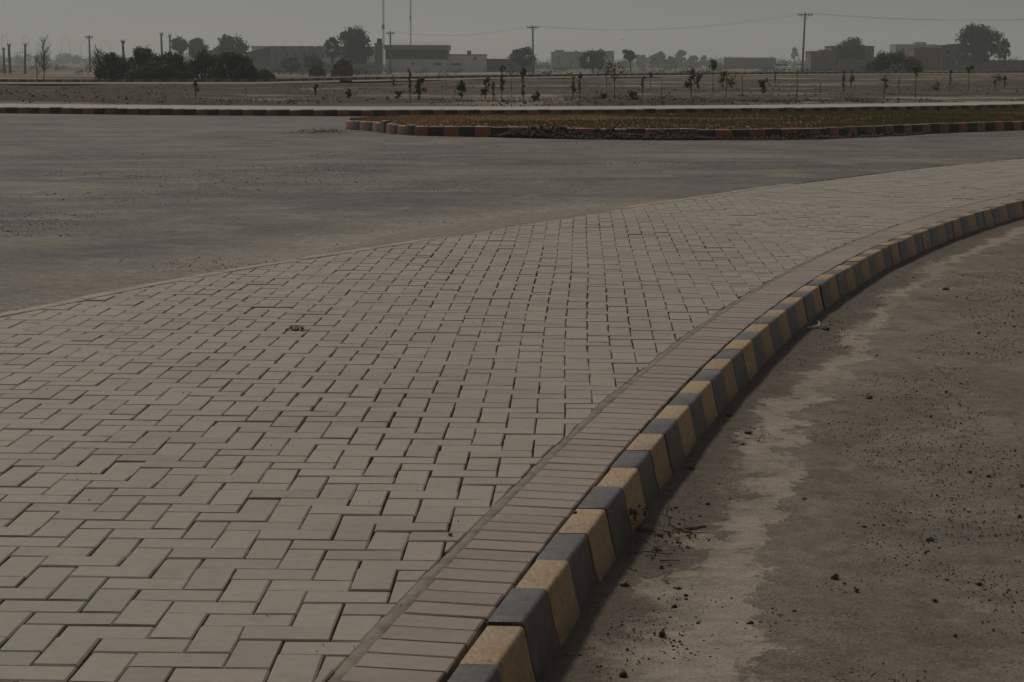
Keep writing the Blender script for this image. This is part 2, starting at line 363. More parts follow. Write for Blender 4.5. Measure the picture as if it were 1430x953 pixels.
# ------------------------------------------------------------------ noise for terrain
def vnoise(x, y, seed=0):
    xi = np.floor(x).astype(int); yi = np.floor(y).astype(int); fx = x - xi; fy = y - yi
    fx = fx*fx*(3-2*fx); fy = fy*fy*(3-2*fy)
    def h(a, b):
        q = np.sin(a*127.1 + b*311.7 + seed*74.7)*43758.5453; return q - np.floor(q)
    return (h(xi, yi)*(1-fx) + h(xi+1, yi)*fx)*(1-fy) + (h(xi, yi+1)*(1-fx) + h(xi+1, yi+1)*fx)*fy
def fbm(x, y, o=4, seed=0):
    r = 0; a = 0.5
    for i in range(o): r = r + a*vnoise(x*2**i, y*2**i, seed+i); a *= .5
    return r

# far kerb line (front foot of the kerb), path behind it
FK = [G(-260, 155.5), G(-120, 156.8), G(0, 158), G(180, 160), G(360, 161.5), G(480, 162.3)] + [G(x, y, 0.14) for x, y in ((760, 153.8), (900, 152.9), (1040, 151.6), (1150, 150.4), (1250, 149), (1340, 147.6), (1430, 146), (1600, 143))]
FK = np.array(FK)
_fx = np.linspace(FK[0,0], FK[-1,0], 900); _fy = np.interp(_fx, FK[:,0], FK[:,1])
_k = np.hanning(121); _k /= _k.sum(); _fys = np.convolve(np.pad(_fy, 60, mode='reflect', reflect_type='odd'), _k, 'valid')
def fk_y(x): return np.interp(x, _fx, _fys) + np.where(np.asarray(x) < _fx[0], (_fx[0]-np.asarray(x))*0.03, 0) + np.where(np.asarray(x) > _fx[-1], (np.asarray(x)-_fx[-1])*0.75, 0)
PATH_W = 3.6

def ss(a, b, x): t = np.clip((x-a)/(b-a), 0, 1); return t*t*(3-2*t)
def road2_D(p): return np.interp(p, [-.3, 0, .25, .48, .74, 1, 1.3], [106, 108, 111, 125, 150, 175, 205])
def road2_z(p): return np.interp(p, [-.3, 0, .25, .48, .74, 1, 1.3], [-.1, -.08, -.06, .15, .28, .36, .4])
def ridge(x, D):                              # dug furrows running along the road, broken into lengths
    ph = D*1.05 + 1.6*fbm(x*0.05, D*0.06, 3, 3)*3
    return np.clip(np.sin(ph) + .25, 0, 1)**1.3*ss(.28, .46, fbm(x*0.13, D*0.4, 3, 5))
def terrain(x, D, detail=True):
    x = np.asarray(x, float); D = np.asarray(D, float)
    p = np.clip((x/D*F + 715)/1430, -.3, 1.3)
    Dr, zr = road2_D(p), road2_z(p)
    f0 = fk_y(x) + PATH_W
    zp = 0.10 + (zr - 0.10)*ss(f0, Dr, D)
    zf = np.interp(p, [0, .3, .55, 1], [-.75, -.85, -.85, -.15])
    z = np.where(D < Dr, zp, zr + (zf - zr)*ss(Dr + 6, 310, D)) - np.maximum(D - 420, 0)*0.0009
    if detail:
        inplot = ss(f0 + .2, f0 + 1.2, D)*(1 - ss(Dr - 9, Dr - 5.5, D))
        bank = np.exp(-((D - f0 - 1.5)/.75)**2)*(.03 + .34*np.maximum(0, fbm(x*0.22, D*0.1, 4, 9) - .30))
        z = z + inplot*(0.12*ridge(x, D) + 0.08*(fbm(x*1.1, D*1.1, 4, 1) - 0.47) + 0.08*(fbm(x*.2, D*.3, 3, 14) - .47)) + bank
        far = ss(Dr + 5, Dr + 30, D)
        z = z + far*(0.5*(fbm(x*0.05, D*0.04, 3, 8) - 0.47))
    return z
def tz(x, D): return float(terrain(np.array([x]), np.array([D]), False)[0])

# ------------------------------------------------------------------ setting: ground sheets
def grid_obj(name, X, Y, Z, mat, attrs=None, kind='structure', smooth=True):
    n, m = X.shape
    V = np.stack([X.ravel(), Y.ravel(), Z.ravel()], 1)
    i = np.arange(n*m).reshape(n, m)
    Fc = np.stack([i[:-1,:-1].ravel(), i[:-1,1:].ravel(), i[1:,1:].ravel(), i[1:,:-1].ravel()], 1)
    me = mesh_np(name, V, Fc, mat, smooth)
    for k, a in (attrs or {}).items():
        q = me.attributes.new(k, 'FLOAT', 'POINT'); q.data.foreach_set('value', np.asarray(a, np.float32).ravel())
    o = link(name, me); o['kind'] = kind; return o

# open ground to the horizon
q = np.linspace(0, 2*math.pi, 73); R_ = np.array([0.5, 60, 400, 3800])
Xg = R_[:,None]*np.cos(q)[None]; Yg = R_[:,None]*np.sin(q)[None]
grid_obj('ground', Xg, Yg, np.full_like(Xg, -3.0), M['soil'])
# plot of dug soil and the flat land behind it
rows = np.concatenate([np.arange(0, 60, .22), 60*np.geomspace(1.008, 62, 190)])
tn = np.concatenate([np.linspace(-1.9, -.34, 40)[:-1], np.linspace(-.34, .34, 300), np.linspace(.34, 1.9, 40)[1:]])
Xt = np.zeros((len(rows), len(tn))); Yt = np.zeros_like(Xt)
for j, a in enumerate(tn):
    x0 = a*52.0
    for _ in range(12): x0 = a*(fk_y(x0) + PATH_W)
    y0 = fk_y(x0) + PATH_W - 0.3
    Yt[:, j] = y0 + rows; Xt[:, j] = a*Yt[:, j]
Zt = terrain(Xt, Yt)
pt = np.clip((Xt/Yt*F + 715)/1430, -.3, 1.3); f0 = fk_y(Xt) + PATH_W
turned = (ss(.1, .5, ridge(Xt, Yt))*.9 + .6*ss(.50, .60, fbm(Xt*.12 + 3, Yt*.5, 4, 21)))*(Yt < road2_D(pt) - 6)*(Yt > f0 + .6) + np.exp(-((Yt - f0 - 1.3)/.8)**2)*ss(.35, .5, fbm(Xt*.5, Yt*.5, 3, 29))
turned += 0.9*(Yt > road2_D(pt) + 6)*ss(.32, .52, fbm(Xt*.03, Yt*.03, 4, 2))
turned += .75*ss(-1, -7, Xt)*(Yt < road2_D(pt) - 6)*(Yt > f0 + .6)*ss(.36, .5, fbm(Xt*.15, Yt*.4, 4, 37))
grid_obj('terrain', Xt, Yt, Zt, M['soil'], {'turned': np.clip(turned, 0, 1)})
# asphalt junction: from the paved edge out to the far kerb
E_s = np.concatenate([np.linspace(0, ES[-1], 330)])
ds = np.concatenate([[-.004, .08, .2, .35, .55, .8, 1.1, 1.5, 2.2, 3.5], ])
ex, ey, etx, ety = ept(E_s)
Xa = []; Ya = []; Ea = []
for d in ds:
    x, y, _, _ = ept(E_s, d); Xa.append(x); Ya.append(y); Ea.append(np.full_like(x, d))
bx, by = Xa[-1], Ya[-1]                      # then stretch to the far kerb
tx = np.interp(np.linspace(0, 1, len(E_s)), [0, .12, .85, 1], [-70, -26, 28, 75]); ty = fk_y(tx) + 0.05
for k in np.linspace(0, 1, 40)[1:]:
    Xa.append(bx + (tx-bx)*k); Ya.append(by + (ty-by)*k); Ea.append(np.full_like(bx, 9.0))
Xa, Ya, Ea = map(np.array, (Xa, Ya, Ea))
Dr_ = np.broadcast_to(np.interp(E_s, np.interp(np.array([90, 118, 130, 142, 166, 178, 190])*U, EP[:,1], ES), [.25, .45, .8, 1.0, 1.0, .45, .12]), Xa.shape)
Za = -0.009 + 0.010*(fbm(Xa*.3, Ya*.3, 3, 4) - .5)*np.clip(Ea, 0, 1)
Ya_ = Ya
grid_obj('asphalt_road', Xa[::-1], Ya[::-1], Za[::-1], M['asphalt'], {'edge': Ea[::-1], 'drift': Dr_[::-1]})
# lower road beside the kerb
sg = np.concatenate([np.linspace(0, s_of_y(35), 12)[:-1], np.linspace(s_of_y(35), s_of_y(110), 330), np.linspace(s_of_y(110), KS[-1], 90)[1:]])
dg = np.concatenate([[0.06], np.arange(.10, 2.6, .04), np.geomspace(2.7, 30, 14)])
Xr = np.zeros((len(dg), len(sg))); Yr = np.zeros_like(Xr)
for i, d in enumerate(dg):
    x, y, _, _ = kpt(sg, d); Xr[i], Yr[i] = x, y
ok = dg[:,None] + 0*Xr
near = np.clip((2.6 - ok)/1.0, 0, 1)
ROAD_Z = -0.148
Zr = ROAD_Z + 0.010*(fbm(Xr*3, Yr*3, 4, 2) - .5)*near + 0.018*np.exp(-(ok-.10)/.06) + 0.012*np.exp(-((ok-.6)/.25)**2)*fbm(Xr*1.2, Yr*1.2, 3, 6)
grid_obj('side_road', Xr[::-1], Yr[::-1], Zr[::-1], M['side_road'], {'kerb_distance': (ok - .12)[::-1]})

# second road across the plot, its kerb drawn further below
p_ = np.linspace(-.3, 1.3, 80); Dm = road2_D(p_); xm = (p_*1430 - 715)/F*Dm
X2 = np.stack([xm*(Dm+o)/Dm for o in (-5, -2.5, 0, 2.5, 4.6)]); Y2 = np.stack([Dm+o for o in (-5, -2.5, 0, 2.5, 4.6)])
Z2 = terrain(X2, Y2, False) + 0.10
grid_obj('second_road', X2, Y2, Z2, M['dusty'])
# concrete path behind the far kerb
xs = np.linspace(-45, 48, 240)
Xp = np.stack([xs, xs, xs]); Yp = np.stack([fk_y(xs) + o for o in (.14, 1.6, PATH_W + .1)]); Zp = np.stack([np.full_like(xs, z) for z in (.135, .145, .14)])
grid_obj('footpath', Xp, Yp, Zp, M['concrete'])

# ------------------------------------------------------------------ paved apron: bed and bricks
YAW, LX0, LY0 = -0.03197, -9.2533, 47.101
cy_, sy_ = math.cos(YAW), math.sin(YAW)
def lat(a, b):                                # lattice -> metres, with the slight drift of hand laying
    a = a + LX0; b = b + LY0
    x = a*cy_ - b*sy_; y = a*sy_ + b*cy_
    x = x + 0.12*math.sin(y*0.045 + 1.0) + 0.045*math.sin(x*.3 + y*.11)
    y = y + 0.08*math.sin(x*0.21 + 0.5) + 0.03*math.sin(y*.2 + x*.1)
    return x*U, y*U
ys = np.linspace(10, 300, 400)
Xb = []; Yb = []
ex_ = edge_x(ys); kx_ = kerb_x(ys)
Zb = []
for k in np.linspace(0, 1, 14)[:-1]: Xb.append((ex_ + (kx_-.5-ex_)*k)*U); Yb.append(ys*U); Zb.append(-.016 + 0*ys)
for o_, z_ in ((-.5, -.015), (-.22, -.015), (-.10, -.024), (.06, -.024)): Xb.append((kx_+o_)*U); Yb.append(ys*U); Zb.append(z_ + 0*ys)
Xb, Yb, Zb = np.array(Xb), np.array(Yb), np.array(Zb)
pavement = grid_obj('pavement', Xb, Yb, Zb, M['sand'])
SOLD_D = 2.02*U; STRIP = 0.29*U; EDGE_W = 0.92*U
def clip_poly(P, n, c):                        # keep n.p <= c
    out = []
    for i in range(len(P)):
        a, b = P[i], P[(i+1) % len(P)]
        da, db = n[0]*a[0] + n[1]*a[1] - c, n[0]*b[0] + n[1]*b[1] - c
        if da <= 0: out.append(a)
        if da*db < 0:
            t = da/(da-db); out.append((a[0]+(b[0]-a[0])*t, a[1]+(b[1]-a[1])*t))
    return out
def area(P): return 0.5*sum(P[i][0]*P[(i+1)%len(P)][1] - P[(i+1)%len(P)][0]*P[i][1] for i in range(len(P)))
def brick_from_poly(P, gap=0.0028, ch=0.0038, depth=0.03, jit=0.0006):
    """bevelled block over a convex outline; returns verts, faces"""
    n = len(P)
    if area(P) < 0: P = P[::-1]
    def inset(P, d):
        L = []
        for i in range(n):
            a, b = P[i], P[(i+1) % n]; ln = math.hypot(b[0]-a[0], b[1]-a[1]) + 1e-9
            L.append((-(b[1]-a[1])/ln, (b[0]-a[0])/ln, a))
        R = []
        for i in range(n):
            n1, n2, a = L[i-1], L[i], P[i]
            k = 1 + n1[0]*n2[0] + n1[1]*n2[1]
            if k < .3: k = .3
            R.append((a[0] + d*(n1[0]+n2[0])/k, a[1] + d*(n1[1]+n2[1])/k))
        return R
    o = inset(P, gap); t = inset(P, gap + ch)
    if area(t) < 4e-5 or area(o) < 6e-5: return None
    j = lambda s=jit: random.uniform(-s, s)
    V = [(x, y, -depth) for x, y in o] + [(x+j(), y+j(), -ch*.95) for x, y in o] + [(x+j(), y+j(), j(.0004)) for x, y in t]
    Fc = []
    for r in (0, n):
        for i in range(n): Fc.append([r+i, r+(i+1)%n, r+n+(i+1)%n, r+n+i])
    Fc.append([2*n+i for i in range(n)])
    return V, Fc
UNIT = [(-U, -U/2), (U, -U/2), (U, U/2), (-U, U/2)]
variants = [brick_from_poly(UNIT, gap=random.uniform(.0017, .0029), ch=random.uniform(.0030, .0044), jit=.0010) for _ in range(12)]
var_mesh = [mesh_np('brick', v, f, M['paver']) for v, f in variants]
bricks = []
for a in range(-80, 140):
    for b in range(-60, 270):
        k = (a + b) % 4
        if k == 0: cells = (a, b, a+2, b+1, 0)            # lies across
        elif k == 2: cells = (a, b, a+1, b+2, 1)          # runs away
        else: continue
        cx, cy = lat((cells[0]+cells[2])/2, (cells[1]+cells[3])/2)
        yu = cy/U
        if yu < 12 or yu > 275: continue
        if cx < edge_x(yu)*U - .3 or cx > kerb_x(yu)*U + .1: continue
        # keep what the frame and a step to either side can see
        if not (-3.2 - .30*cy < cx < 3.2 + .36*cy): continue
        bricks.append((cx, cy, cells))
parts = []; mass_v = []; mass_f = []; mass_t = []; cand = []
def add_mass(V, Fc):
    b = len(mass_v); r = random.random()
    mass_v.extend(V)
    for f in Fc: mass_f.append([i+b for i in f]); mass_t.append(r)
for cx, cy, (a0, b0, a1, b1, vert) in bricks:
    P = [lat(a0, b0), lat(a1, b0), lat(a1, b1), lat(a0, b1)]
    P0 = P
    s = float(np.interp(cy, KP[:,1], KS))
    x, y, tx_, ty_ = kpt(s, -(SOLD_D + STRIP*random.uniform(.75, 1.15)))
    P = clip_poly(P, (ty_, -tx_), x*ty_ - y*tx_)
    if len(P) < 3: continue
    se = float(np.interp(cy, EP[:,1], ES)); x, y, tx_, ty_ = ept(se, -EDGE_W)
    P = clip_poly(P, (-ty_, tx_), -x*ty_ + y*tx_)
    if len(P) < 3 or abs(area(P)) < .16*U*U: continue
    whole = len(P) == 4 and abs(abs(area(P)) - abs(area(P0))) < 1e-9
    px, py = proj(cx, cy)
    infr = -20 < px < 1450 and py < 975
    v_ = max(py - 86, 1)
    cand.append((v_**3 if infr else 0, cx, cy, P if not whole else None, P0))
cand.sort(key=lambda c: -c[0])
def dz_tilt(): return random.gauss(0, .0011) - (random.random() < .025)*.0035, random.gauss(0, .0065), random.gauss(0, .006)
for i, (a_, cx, cy, P, P0) in enumerate(cand):
    dz, r1, r2 = dz_tilt()
    if P is None:
        vert_dir = (P0[1][0]-P0[0][0], P0[1][1]-P0[0][1]); w1 = math.hypot(*vert_dir)
        h_dir = (P0[3][0]-P0[0][0], P0[3][1]-P0[0][1])
        dr = vert_dir if w1 > math.hypot(*h_dir) else h_dir
        rz = math.atan2(dr[1], dr[0]) + random.gauss(0, .009) + random.choice((0, math.pi))
        mat = Matrix.Translation((cx + random.gauss(0, .0011), cy + random.gauss(0, .0011), dz)) @ Euler((r1, r2*.5, rz)).to_matrix().to_4x4()
        k = random.randrange(12)
        if i < 300 and a_ > 0:
            o = link('brick', var_mesh[k], pavement); o.matrix_local = mat
        else:
            add_mass([tuple(mat @ Vector(v)) for v in variants[k][0]], variants[k][1])
    else:
        q = brick_from_poly(P)
        if not q: continue
        V, Fc = q
        if i < 300 and a_ > 0:
            o = link('brick', mesh_np('brick', [(x-cx, y-cy, z) for x, y, z in V], Fc, M['paver']), pavement); o.location = (cx, cy, dz)
        else: add_mass([(x, y, z+dz) for x, y, z in V], Fc)
me = mesh_np('paving_bricks', mass_v, mass_f, M['paver'])
q = me.attributes.new('tint', 'FLOAT', 'FACE'); q.data.foreach_set('value', np.array(mass_t, np.float32))
tag(link('paving_bricks', me, pavement), kind='stuff')
# sand swept into the joints, a low ridge in each
jv = []; jf = []
for a_, cx, cy, P, P0 in cand:
    if cy > 13.5: continue
    for A_, B_ in ((P0[0], P0[1]), (P0[0], P0[3])):
        if P is not None:
            s_ = float(np.interp((A_[1]+B_[1])/2, KP[:,1], KS)); x, y, tx_, ty_ = kpt(s_, -(SOLD_D + STRIP))
            if max((q_[0]-x)*ty_ - (q_[1]-y)*tx_ for q_ in (A_, B_)) > .02: continue
        dx, dy = B_[0]-A_[0], B_[1]-A_[1]; ln = math.hypot(dx, dy); nx, ny = -dy/ln, dx/ln; b = len(jv); m_ = 5
        for i in range(m_):
            t_ = i/(m_-1); w_ = random.uniform(.0008, .0020); zc_ = random.uniform(-.0085, -.0030); o_ = random.gauss(0, .0006)
            cxx, cyy = A_[0]+dx*t_, A_[1]+dy*t_
            for q_, z_ in ((-1, -.013), (0, 0), (1, -.013)): jv.append((cxx + nx*(w_*q_+o_), cyy + ny*(w_*q_+o_), zc_ if q_ == 0 else z_))
        for i in range(m_-1):
            for j in range(2): jf.append([b+i*3+j, b+(i+1)*3+j, b+(i+1)*3+j+1, b+i*3+j+1][::-1])
tag(link('joint_sand', mesh_np('joint_sand', jv, jf, M['sand']), pavement), kind='stuff')
# soldier course along the kerb
s0, s1 = s_of_y(24), s_of_y(215); ns = int((s1-s0)/(1.02*U)); so_me = [mesh_np('edge_brick', v, f, M['edge_paver']) for v, f in variants]
for i in range(ns):
    s = s0 + (i+.5)*(1.02*U)
    x, y, tx_, ty_ = kpt(s, -(1.0*U + .0055) + random.gauss(0, .0013))
    px, py = proj(x, y)
    o = link('edge_brick', so_me[random.randrange(12)], pavement)
    dz, r1, r2 = [q*.55 for q in dz_tilt()]
    o.matrix_local = Matrix.Translation((x, y, dz)) @ Euler((r1, r2*.5, math.atan2(-tx_, ty_) + random.gauss(0, .008))).to_matrix().to_4x4()
# mortar fillet between the courses
sm = np.linspace(s_of_y(20), s_of_y(230), 900)
prof = [(-(SOLD_D + STRIP*1.5), -.009), (-(SOLD_D + STRIP*1.05), -.0025), (-(SOLD_D + STRIP*.5), -.0015), (-(SOLD_D + .004), -.0035), (-(SOLD_D - .006), -.009)]
Xm = []; Ym = []; Zm = []
for d, z in prof:
    wv = (fbm(sm*2.5, sm*0+d*9, 4, 11) - .47)*.035
    x, y, _, _ = kpt(sm, d + wv*(1 if d < -(SOLD_D+.01) else .25)); Xm.append(x); Ym.append(y); Zm.append(z + (fbm(sm*5, sm*0+d*40, 3, 13) - .5)*.004)
o = grid_obj('mortar_fillet', np.array(Xm)[::-1], np.array(Ym)[::-1], np.array(Zm)[::-1], M['mortar']); del o['kind']; o.parent = pavement

# ------------------------------------------------------------------ kerbs
def loft_stone(name, fn, sA, sB, prof, mat, parent, nseg=2, jit=.0015):
    """block following a plan curve: fn(s, d) -> x, y ; prof = closed outline of (d, z)"""
    n = len(prof); V = []; Fc = []
    dz, dd = random.gauss(0, jit), random.gauss(0, jit)
    ss_ = np.linspace(sA, sB, nseg+1)
    rings = []
    e = (sB-sA)*.018
    seq = [(sA, .965)] + [(sA + e, 1.0)] + [(s, 1.0) for s in ss_[1:-1]] + [(sB - e, 1.0)] + [(sB, .965)]
    dc = sum(p[0] for p in prof)/n; zc = sum(p[1] for p in prof)/n
    for s, k in seq:
        for d, z in prof:
            d2, z2 = dc + (d-dc)*k, zc + (z-zc)*k
            r = fn(s, d2 + dd); V.append((float(r[0]), float(r[1]), z2 + dz))
    m = len(seq)
    for i in range(m-1):
        for j in range(n): Fc.append([i*n+j, (i+1)*n+j, (i+1)*n+(j+1)%n, i*n+(j+1)%n])
    Fc.append(list(range(n))); Fc.append([(m-1)*n+j for j in range(n)][::-1])
    me = mesh_np(name, V, Fc, mat, True); me.set_sharp_from_angle(angle=math.radians(38))
    return link(name, me, parent)
KPROF = [(0.006, -.20), (0.004, -.004), (0.008, .003), (.083, .006), (.0885, .0048), (.0920, .0015), (.0940, -.0035), (.0965, -.014), (.110, -.080), (.129, -.150), (.131, -.20)]
kerb = empty('pavement_kerb', (0, 0, 0)); tag(kerb, kind='structure')
# outer line: a yellow stone starts where its outer corner stands
def s_outer(xu, yu):
    sA = np.linspace(s_of_y(yu-6), s_of_y(yu+6), 400); x, y, _, _ = kpt(sA, .092)
    return float(sA[np.argmin((x-xu*U)**2 + (y-yu*U)**2)])
sb = s_outer(-.23, 39.5); L = 2.90*U
for k in range(-6, 58):
    a, b_ = sb + k*L, sb + (k+1)*L
    loft_stone('kerb_stone', kpt, a + .0026, b_ - .0026, KPROF, M['yellow'] if k % 2 == 0 else M['black'], kerb, 2, .0026)
# flush edging between bricks and asphalt
edging = empty('flush_edging', (0, 0, 0)); tag(edging, kind='structure')
EPROF = [(-EDGE_W + .004, -.10), (-EDGE_W + .004, -.004), (-EDGE_W + .01, .002), (-.006, .002), (0.0, -.004), (0.0, -.10)][::-1]
eb = float(np.interp(100.0*U, EP[:,1], ES))
for k in range(-24, 40):
    a, b_ = eb + k*L, eb + (k+1)*L
    if b_ > ES[-1]: break
    loft_stone('edging_stone', lambda s, d: ept(s, d), a + .002, b_ - .002, EPROF, M['greyfade'] if k % 2 == 0 else M['peach'], edging, 2, .001)
# sand blown over the edging
se_ = np.linspace(float(np.interp(122*U, EP[:,1], ES)), float(np.interp(186*U, EP[:,1], ES)), 260)
tt = np.linspace(0, 1, len(se_)); wdt = np.sin(math.pi*tt)**.6
Xs = []; Ys = []; Zs = []
for k, z in ((-1.0, -.012), (-.62, .0045), (-.1, .007), (.5, .001), (1.0, -.020)):
    d = (k*.14 if k < 0 else k*.62)*wdt*(.6 + .9*fbm(se_*1.7, se_*0 + k, 4, 31)); x, y, _, _ = ept(se_, d - .03)
    Xs.append(x); Ys.append(y); Zs.append(z*wdt + (1-wdt)*-.02 + .002*(fbm(se_*4, se_*0 + k*3, 3, 33)-.5))
tag(grid_obj('sand_drift', np.array(Xs)[::-1], np.array(Ys)[::-1], np.array(Zs)[::-1], M['mortar']), 'pale sand blown over the edge of the brick paving', 'sand', kind='stuff')
# far roadside kerb
FP = np.stack([_fx, _fys], 1); FS = np.concatenate([[0], np.cumsum(np.hypot(*np.diff(FP, axis=0).T))])
def fpt(s, d=0.0):
    x = np.interp(s, FS, FP[:,0]); y = np.interp(s, FS, FP[:,1]); a = .4
    x2 = np.interp(s+a, FS, FP[:,0]) - np.interp(s-a, FS, FP[:,0]); y2 = np.interp(s+a, FS, FP[:,1]) - np.interp(s-a, FS, FP[:,1]); n = np.hypot(x2, y2)
    return x - y2/n*d, y + x2/n*d, x2/n, y2/n
RPROF = [(0.0, -.10), (.012, .12), (.025, .139), (.05, .145), (.15, .145), (.16, -.10)]
rk = empty('roadside_kerb', (0, 0, 0)); tag(rk, kind='structure')
k = 0; s = 0.0; phase = .16
while s + .3 < FS[-1] and k < 300:
    Ls = .285
    xm_, ym_, _, _ = fpt(s)
    if -20 < xm_ < 26: loft_stone('kerb_stone', fpt, s + .004, s + Ls - .004, RPROF, M['orange'] if k % 2 else M['black2'], rk, 1, .004)
    s += Ls; k += 1

# island: outline, kerb, turf
I_front = [(-30.73,363.3),(-24.87,352.8),(-23.3,347.4),(-20.5,340.5),(-16.93,335.0),(-12,332.3),(-7.66,330.5),(-3.09,328.6),(10,324.5),(23.57,322.2),(36,322.6),(48.33,326.5),(61.79,341.5),(76.92,357.0),(96.6,374.8),(140,412)]
IH = 0.175
I_back = [G(x, y, IH + .03) for x, y in ((493, 164.4), (510, 162.2), (531.5, 160.4), (582, 158.6), (690, 157.3), (850, 156.4), (1040, 155.2), (1176, 153.4), (1300, 151.6), (1430, 149.6))]
I_back += [(30.0, 62.0)]
fr = np.array(I_front)*U; bk = np.array(I_back)
bk[:,1] = np.minimum(bk[:,1], fk_y(bk[:,0]) - 1.2)
frs = np.concatenate([[0], np.cumsum(np.hypot(*np.diff(fr, axis=0).T))])
def smooth_poly(P, n, k):
    s = np.concatenate([[0], np.cumsum(np.hypot(*np.diff(P, axis=0).T))]); t = np.linspace(0, s[-1], n)
    Q = np.stack([np.interp(t, s, P[:,0]), np.interp(t, s, P[:,1])], 1)
    h = np.hanning(k); h /= h.sum()
    for c in (0, 1): Q[:,c] = np.convolve(np.pad(Q[:,c], k//2, mode='reflect', reflect_type='odd'), h, 'valid')
    return Q
IFP = smooth_poly(fr, 700, 21); IFS = np.concatenate([[0], np.cumsum(np.hypot(*np.diff(IFP, axis=0).T))])
def ipt(s, d=0.0):
    x = np.interp(s, IFS, IFP[:,0]); y = np.interp(s, IFS, IFP[:,1]); a = .12
    x2 = np.interp(s+a, IFS, IFP[:,0]) - np.interp(s-a, IFS, IFP[:,0]); y2 = np.interp(s+a, IFS, IFP[:,1]) - np.interp(s-a, IFS, IFP[:,1]); n = np.hypot(x2, y2)
    return x - y2/n*d, y + x2/n*d, x2/n, y2/n
isl_k = empty('island_kerb', (0, 0, 0)); tag(isl_k, kind='structure')
IPROF = [(0.0, -.08), (.014, .135), (.026, .160), (.05, .168), (.13, .168), (.14, -.08)]
s = 0.0; k = 0
while s + .3 < IFS[-1]:
    Ls = .30
    x_, y_, _, _ = ipt(s)
    if x_ < 11.5:
        pr = IPROF
        o = loft_stone('kerb_stone', ipt, s + .004, s + Ls - .004, pr, (M['orange'] if k % 2 else M['black2']) if s > 1.7 else (M['orange'] if k % 2 == 0 else M['black2']), isl_k, 2, .006)
        if 1.55 < s < 1.85: o.location.z = .035
    s += Ls; k += 1
n = 140
A = smooth_poly(fr, n, 5); B = smooth_poly(bk, n, 9)
ax = np.array([ipt(q_, .10)[:2] for q_ in np.linspace(0, IFS[-1], n)])
Xi = []; Yi = []; Zi = []
for k in np.linspace(0, 1, 12):
    P_ = ax + (B - ax)*k; Xi.append(P_[:,0]); Yi.append(P_[:,1]); Zi.append(IH - .02 + .06*math.sin(math.pi*k)*.6 + .03*(fbm(P_[:,0]*.5, P_[:,1]*.5, 3, 3) - .5) + 0*P_[:,0])
Xi.append(B[:,0]); Yi.append(B[:,1]); Zi.append(-.05 + 0*B[:,0])
grid_obj('island_ground', np.array(Xi), np.array(Yi), np.array(Zi), M['island_soil'])
# turf: short blades, scorched in places
nb = 110000
i1 = rng.random(nb)*(n-1.001); k1 = rng.random(nb); j = i1.astype(int); fj = (i1 - j)[:,None]
a1 = ax[j]*(1-fj) + ax[j+1]*fj; b1 = B[j]*(1-fj) + B[j+1]*fj; gp = a1 + (b1 - a1)*k1[:,None]
gz = IH - .02 + .036*np.sin(math.pi*k1) + .03*(fbm(gp[:,0]*.5, gp[:,1]*.5, 3, 3) - .5)
green = ss(.46, .64, fbm(gp[:,0]*.32 + 5, gp[:,1]*.9, 4, 17) + .16*ss(2, 7, gp[:,0]) - .10*ss(0, -3, gp[:,0]) + .12*(k1 > .8) + .06*(k1 < .2))
hgt = (.010 + .02*rng.random(nb))*(0.7 + .9*green); an = rng.random(nb)*math.pi; wd = .008 + .010*rng.random(nb)
ca, sa = np.cos(an)*wd, np.sin(an)*wd; lean = rng.normal(0, .012, (nb, 2))
V = np.zeros((nb, 3, 3)); V[:,0] = np.stack([gp[:,0]-ca, gp[:,1]-sa, gz], 1); V[:,1] = np.stack([gp[:,0]+ca, gp[:,1]+sa, gz], 1); V[:,2] = np.stack([gp[:,0]+lean[:,0], gp[:,1]+lean[:,1], gz+hgt], 1)
me = mesh_np('grass', V.reshape(-1, 3), np.arange(nb*3).reshape(-1, 3), M['grass'])
q = me.attributes.new('tint', 'FLOAT', 'FACE'); q.data.foreach_set('value', np.clip(green*.9 + rng.normal(0, .07, nb), 0, 1).astype(np.float32))
tag(link('grass', me), 'short scorched brown and green grass on the kerbed island', 'grass', kind='stuff')

# second roadside kerb far behind the plot: too small to pick apart
def strip_kerb():
    V = []; Fc = []; mi = []
    cells = []
    D0 = road2_D(p_) + 4.6; x0 = (p_*1430 - 715)/F*road2_D(p_)*(D0/road2_D(p_))
    ln = np.concatenate([[0], np.cumsum(np.hypot(np.diff(x0), np.diff(D0)))])
    s = 0; k = 0
    while s < ln[-1] - .5:
        a, b_ = s, s + .48
        for q in (a, b_):
            x, y = np.interp(q, ln, x0), np.interp(q, ln, D0); z = tz(x, y) + .08
            cells.append((x, y, z))
        (xa, ya, za), (xb, yb, zb) = cells[-2:]
        b = len(V)
        V += [(xa, ya, za), (xb, yb, zb), (xb, yb+.02, zb+.17), (xa, ya+.02, za+.17), (xb, yb+.22, zb+.17), (xa, ya+.22, za+.17)]
        Fc += [[b, b+1, b+2, b+3], [b+3, b+2, b+4, b+5]]; mi += [k % 2]*2
        s += .5; k += 1
    me = mesh_np('second_road_kerb', V, Fc); me.materials.append(M['black2']); me.materials.append(M['orange'])
    me.polygons.foreach_set('material_index', mi)
    return tag(link('second_road_kerb', me), kind='structure')
strip_kerb()

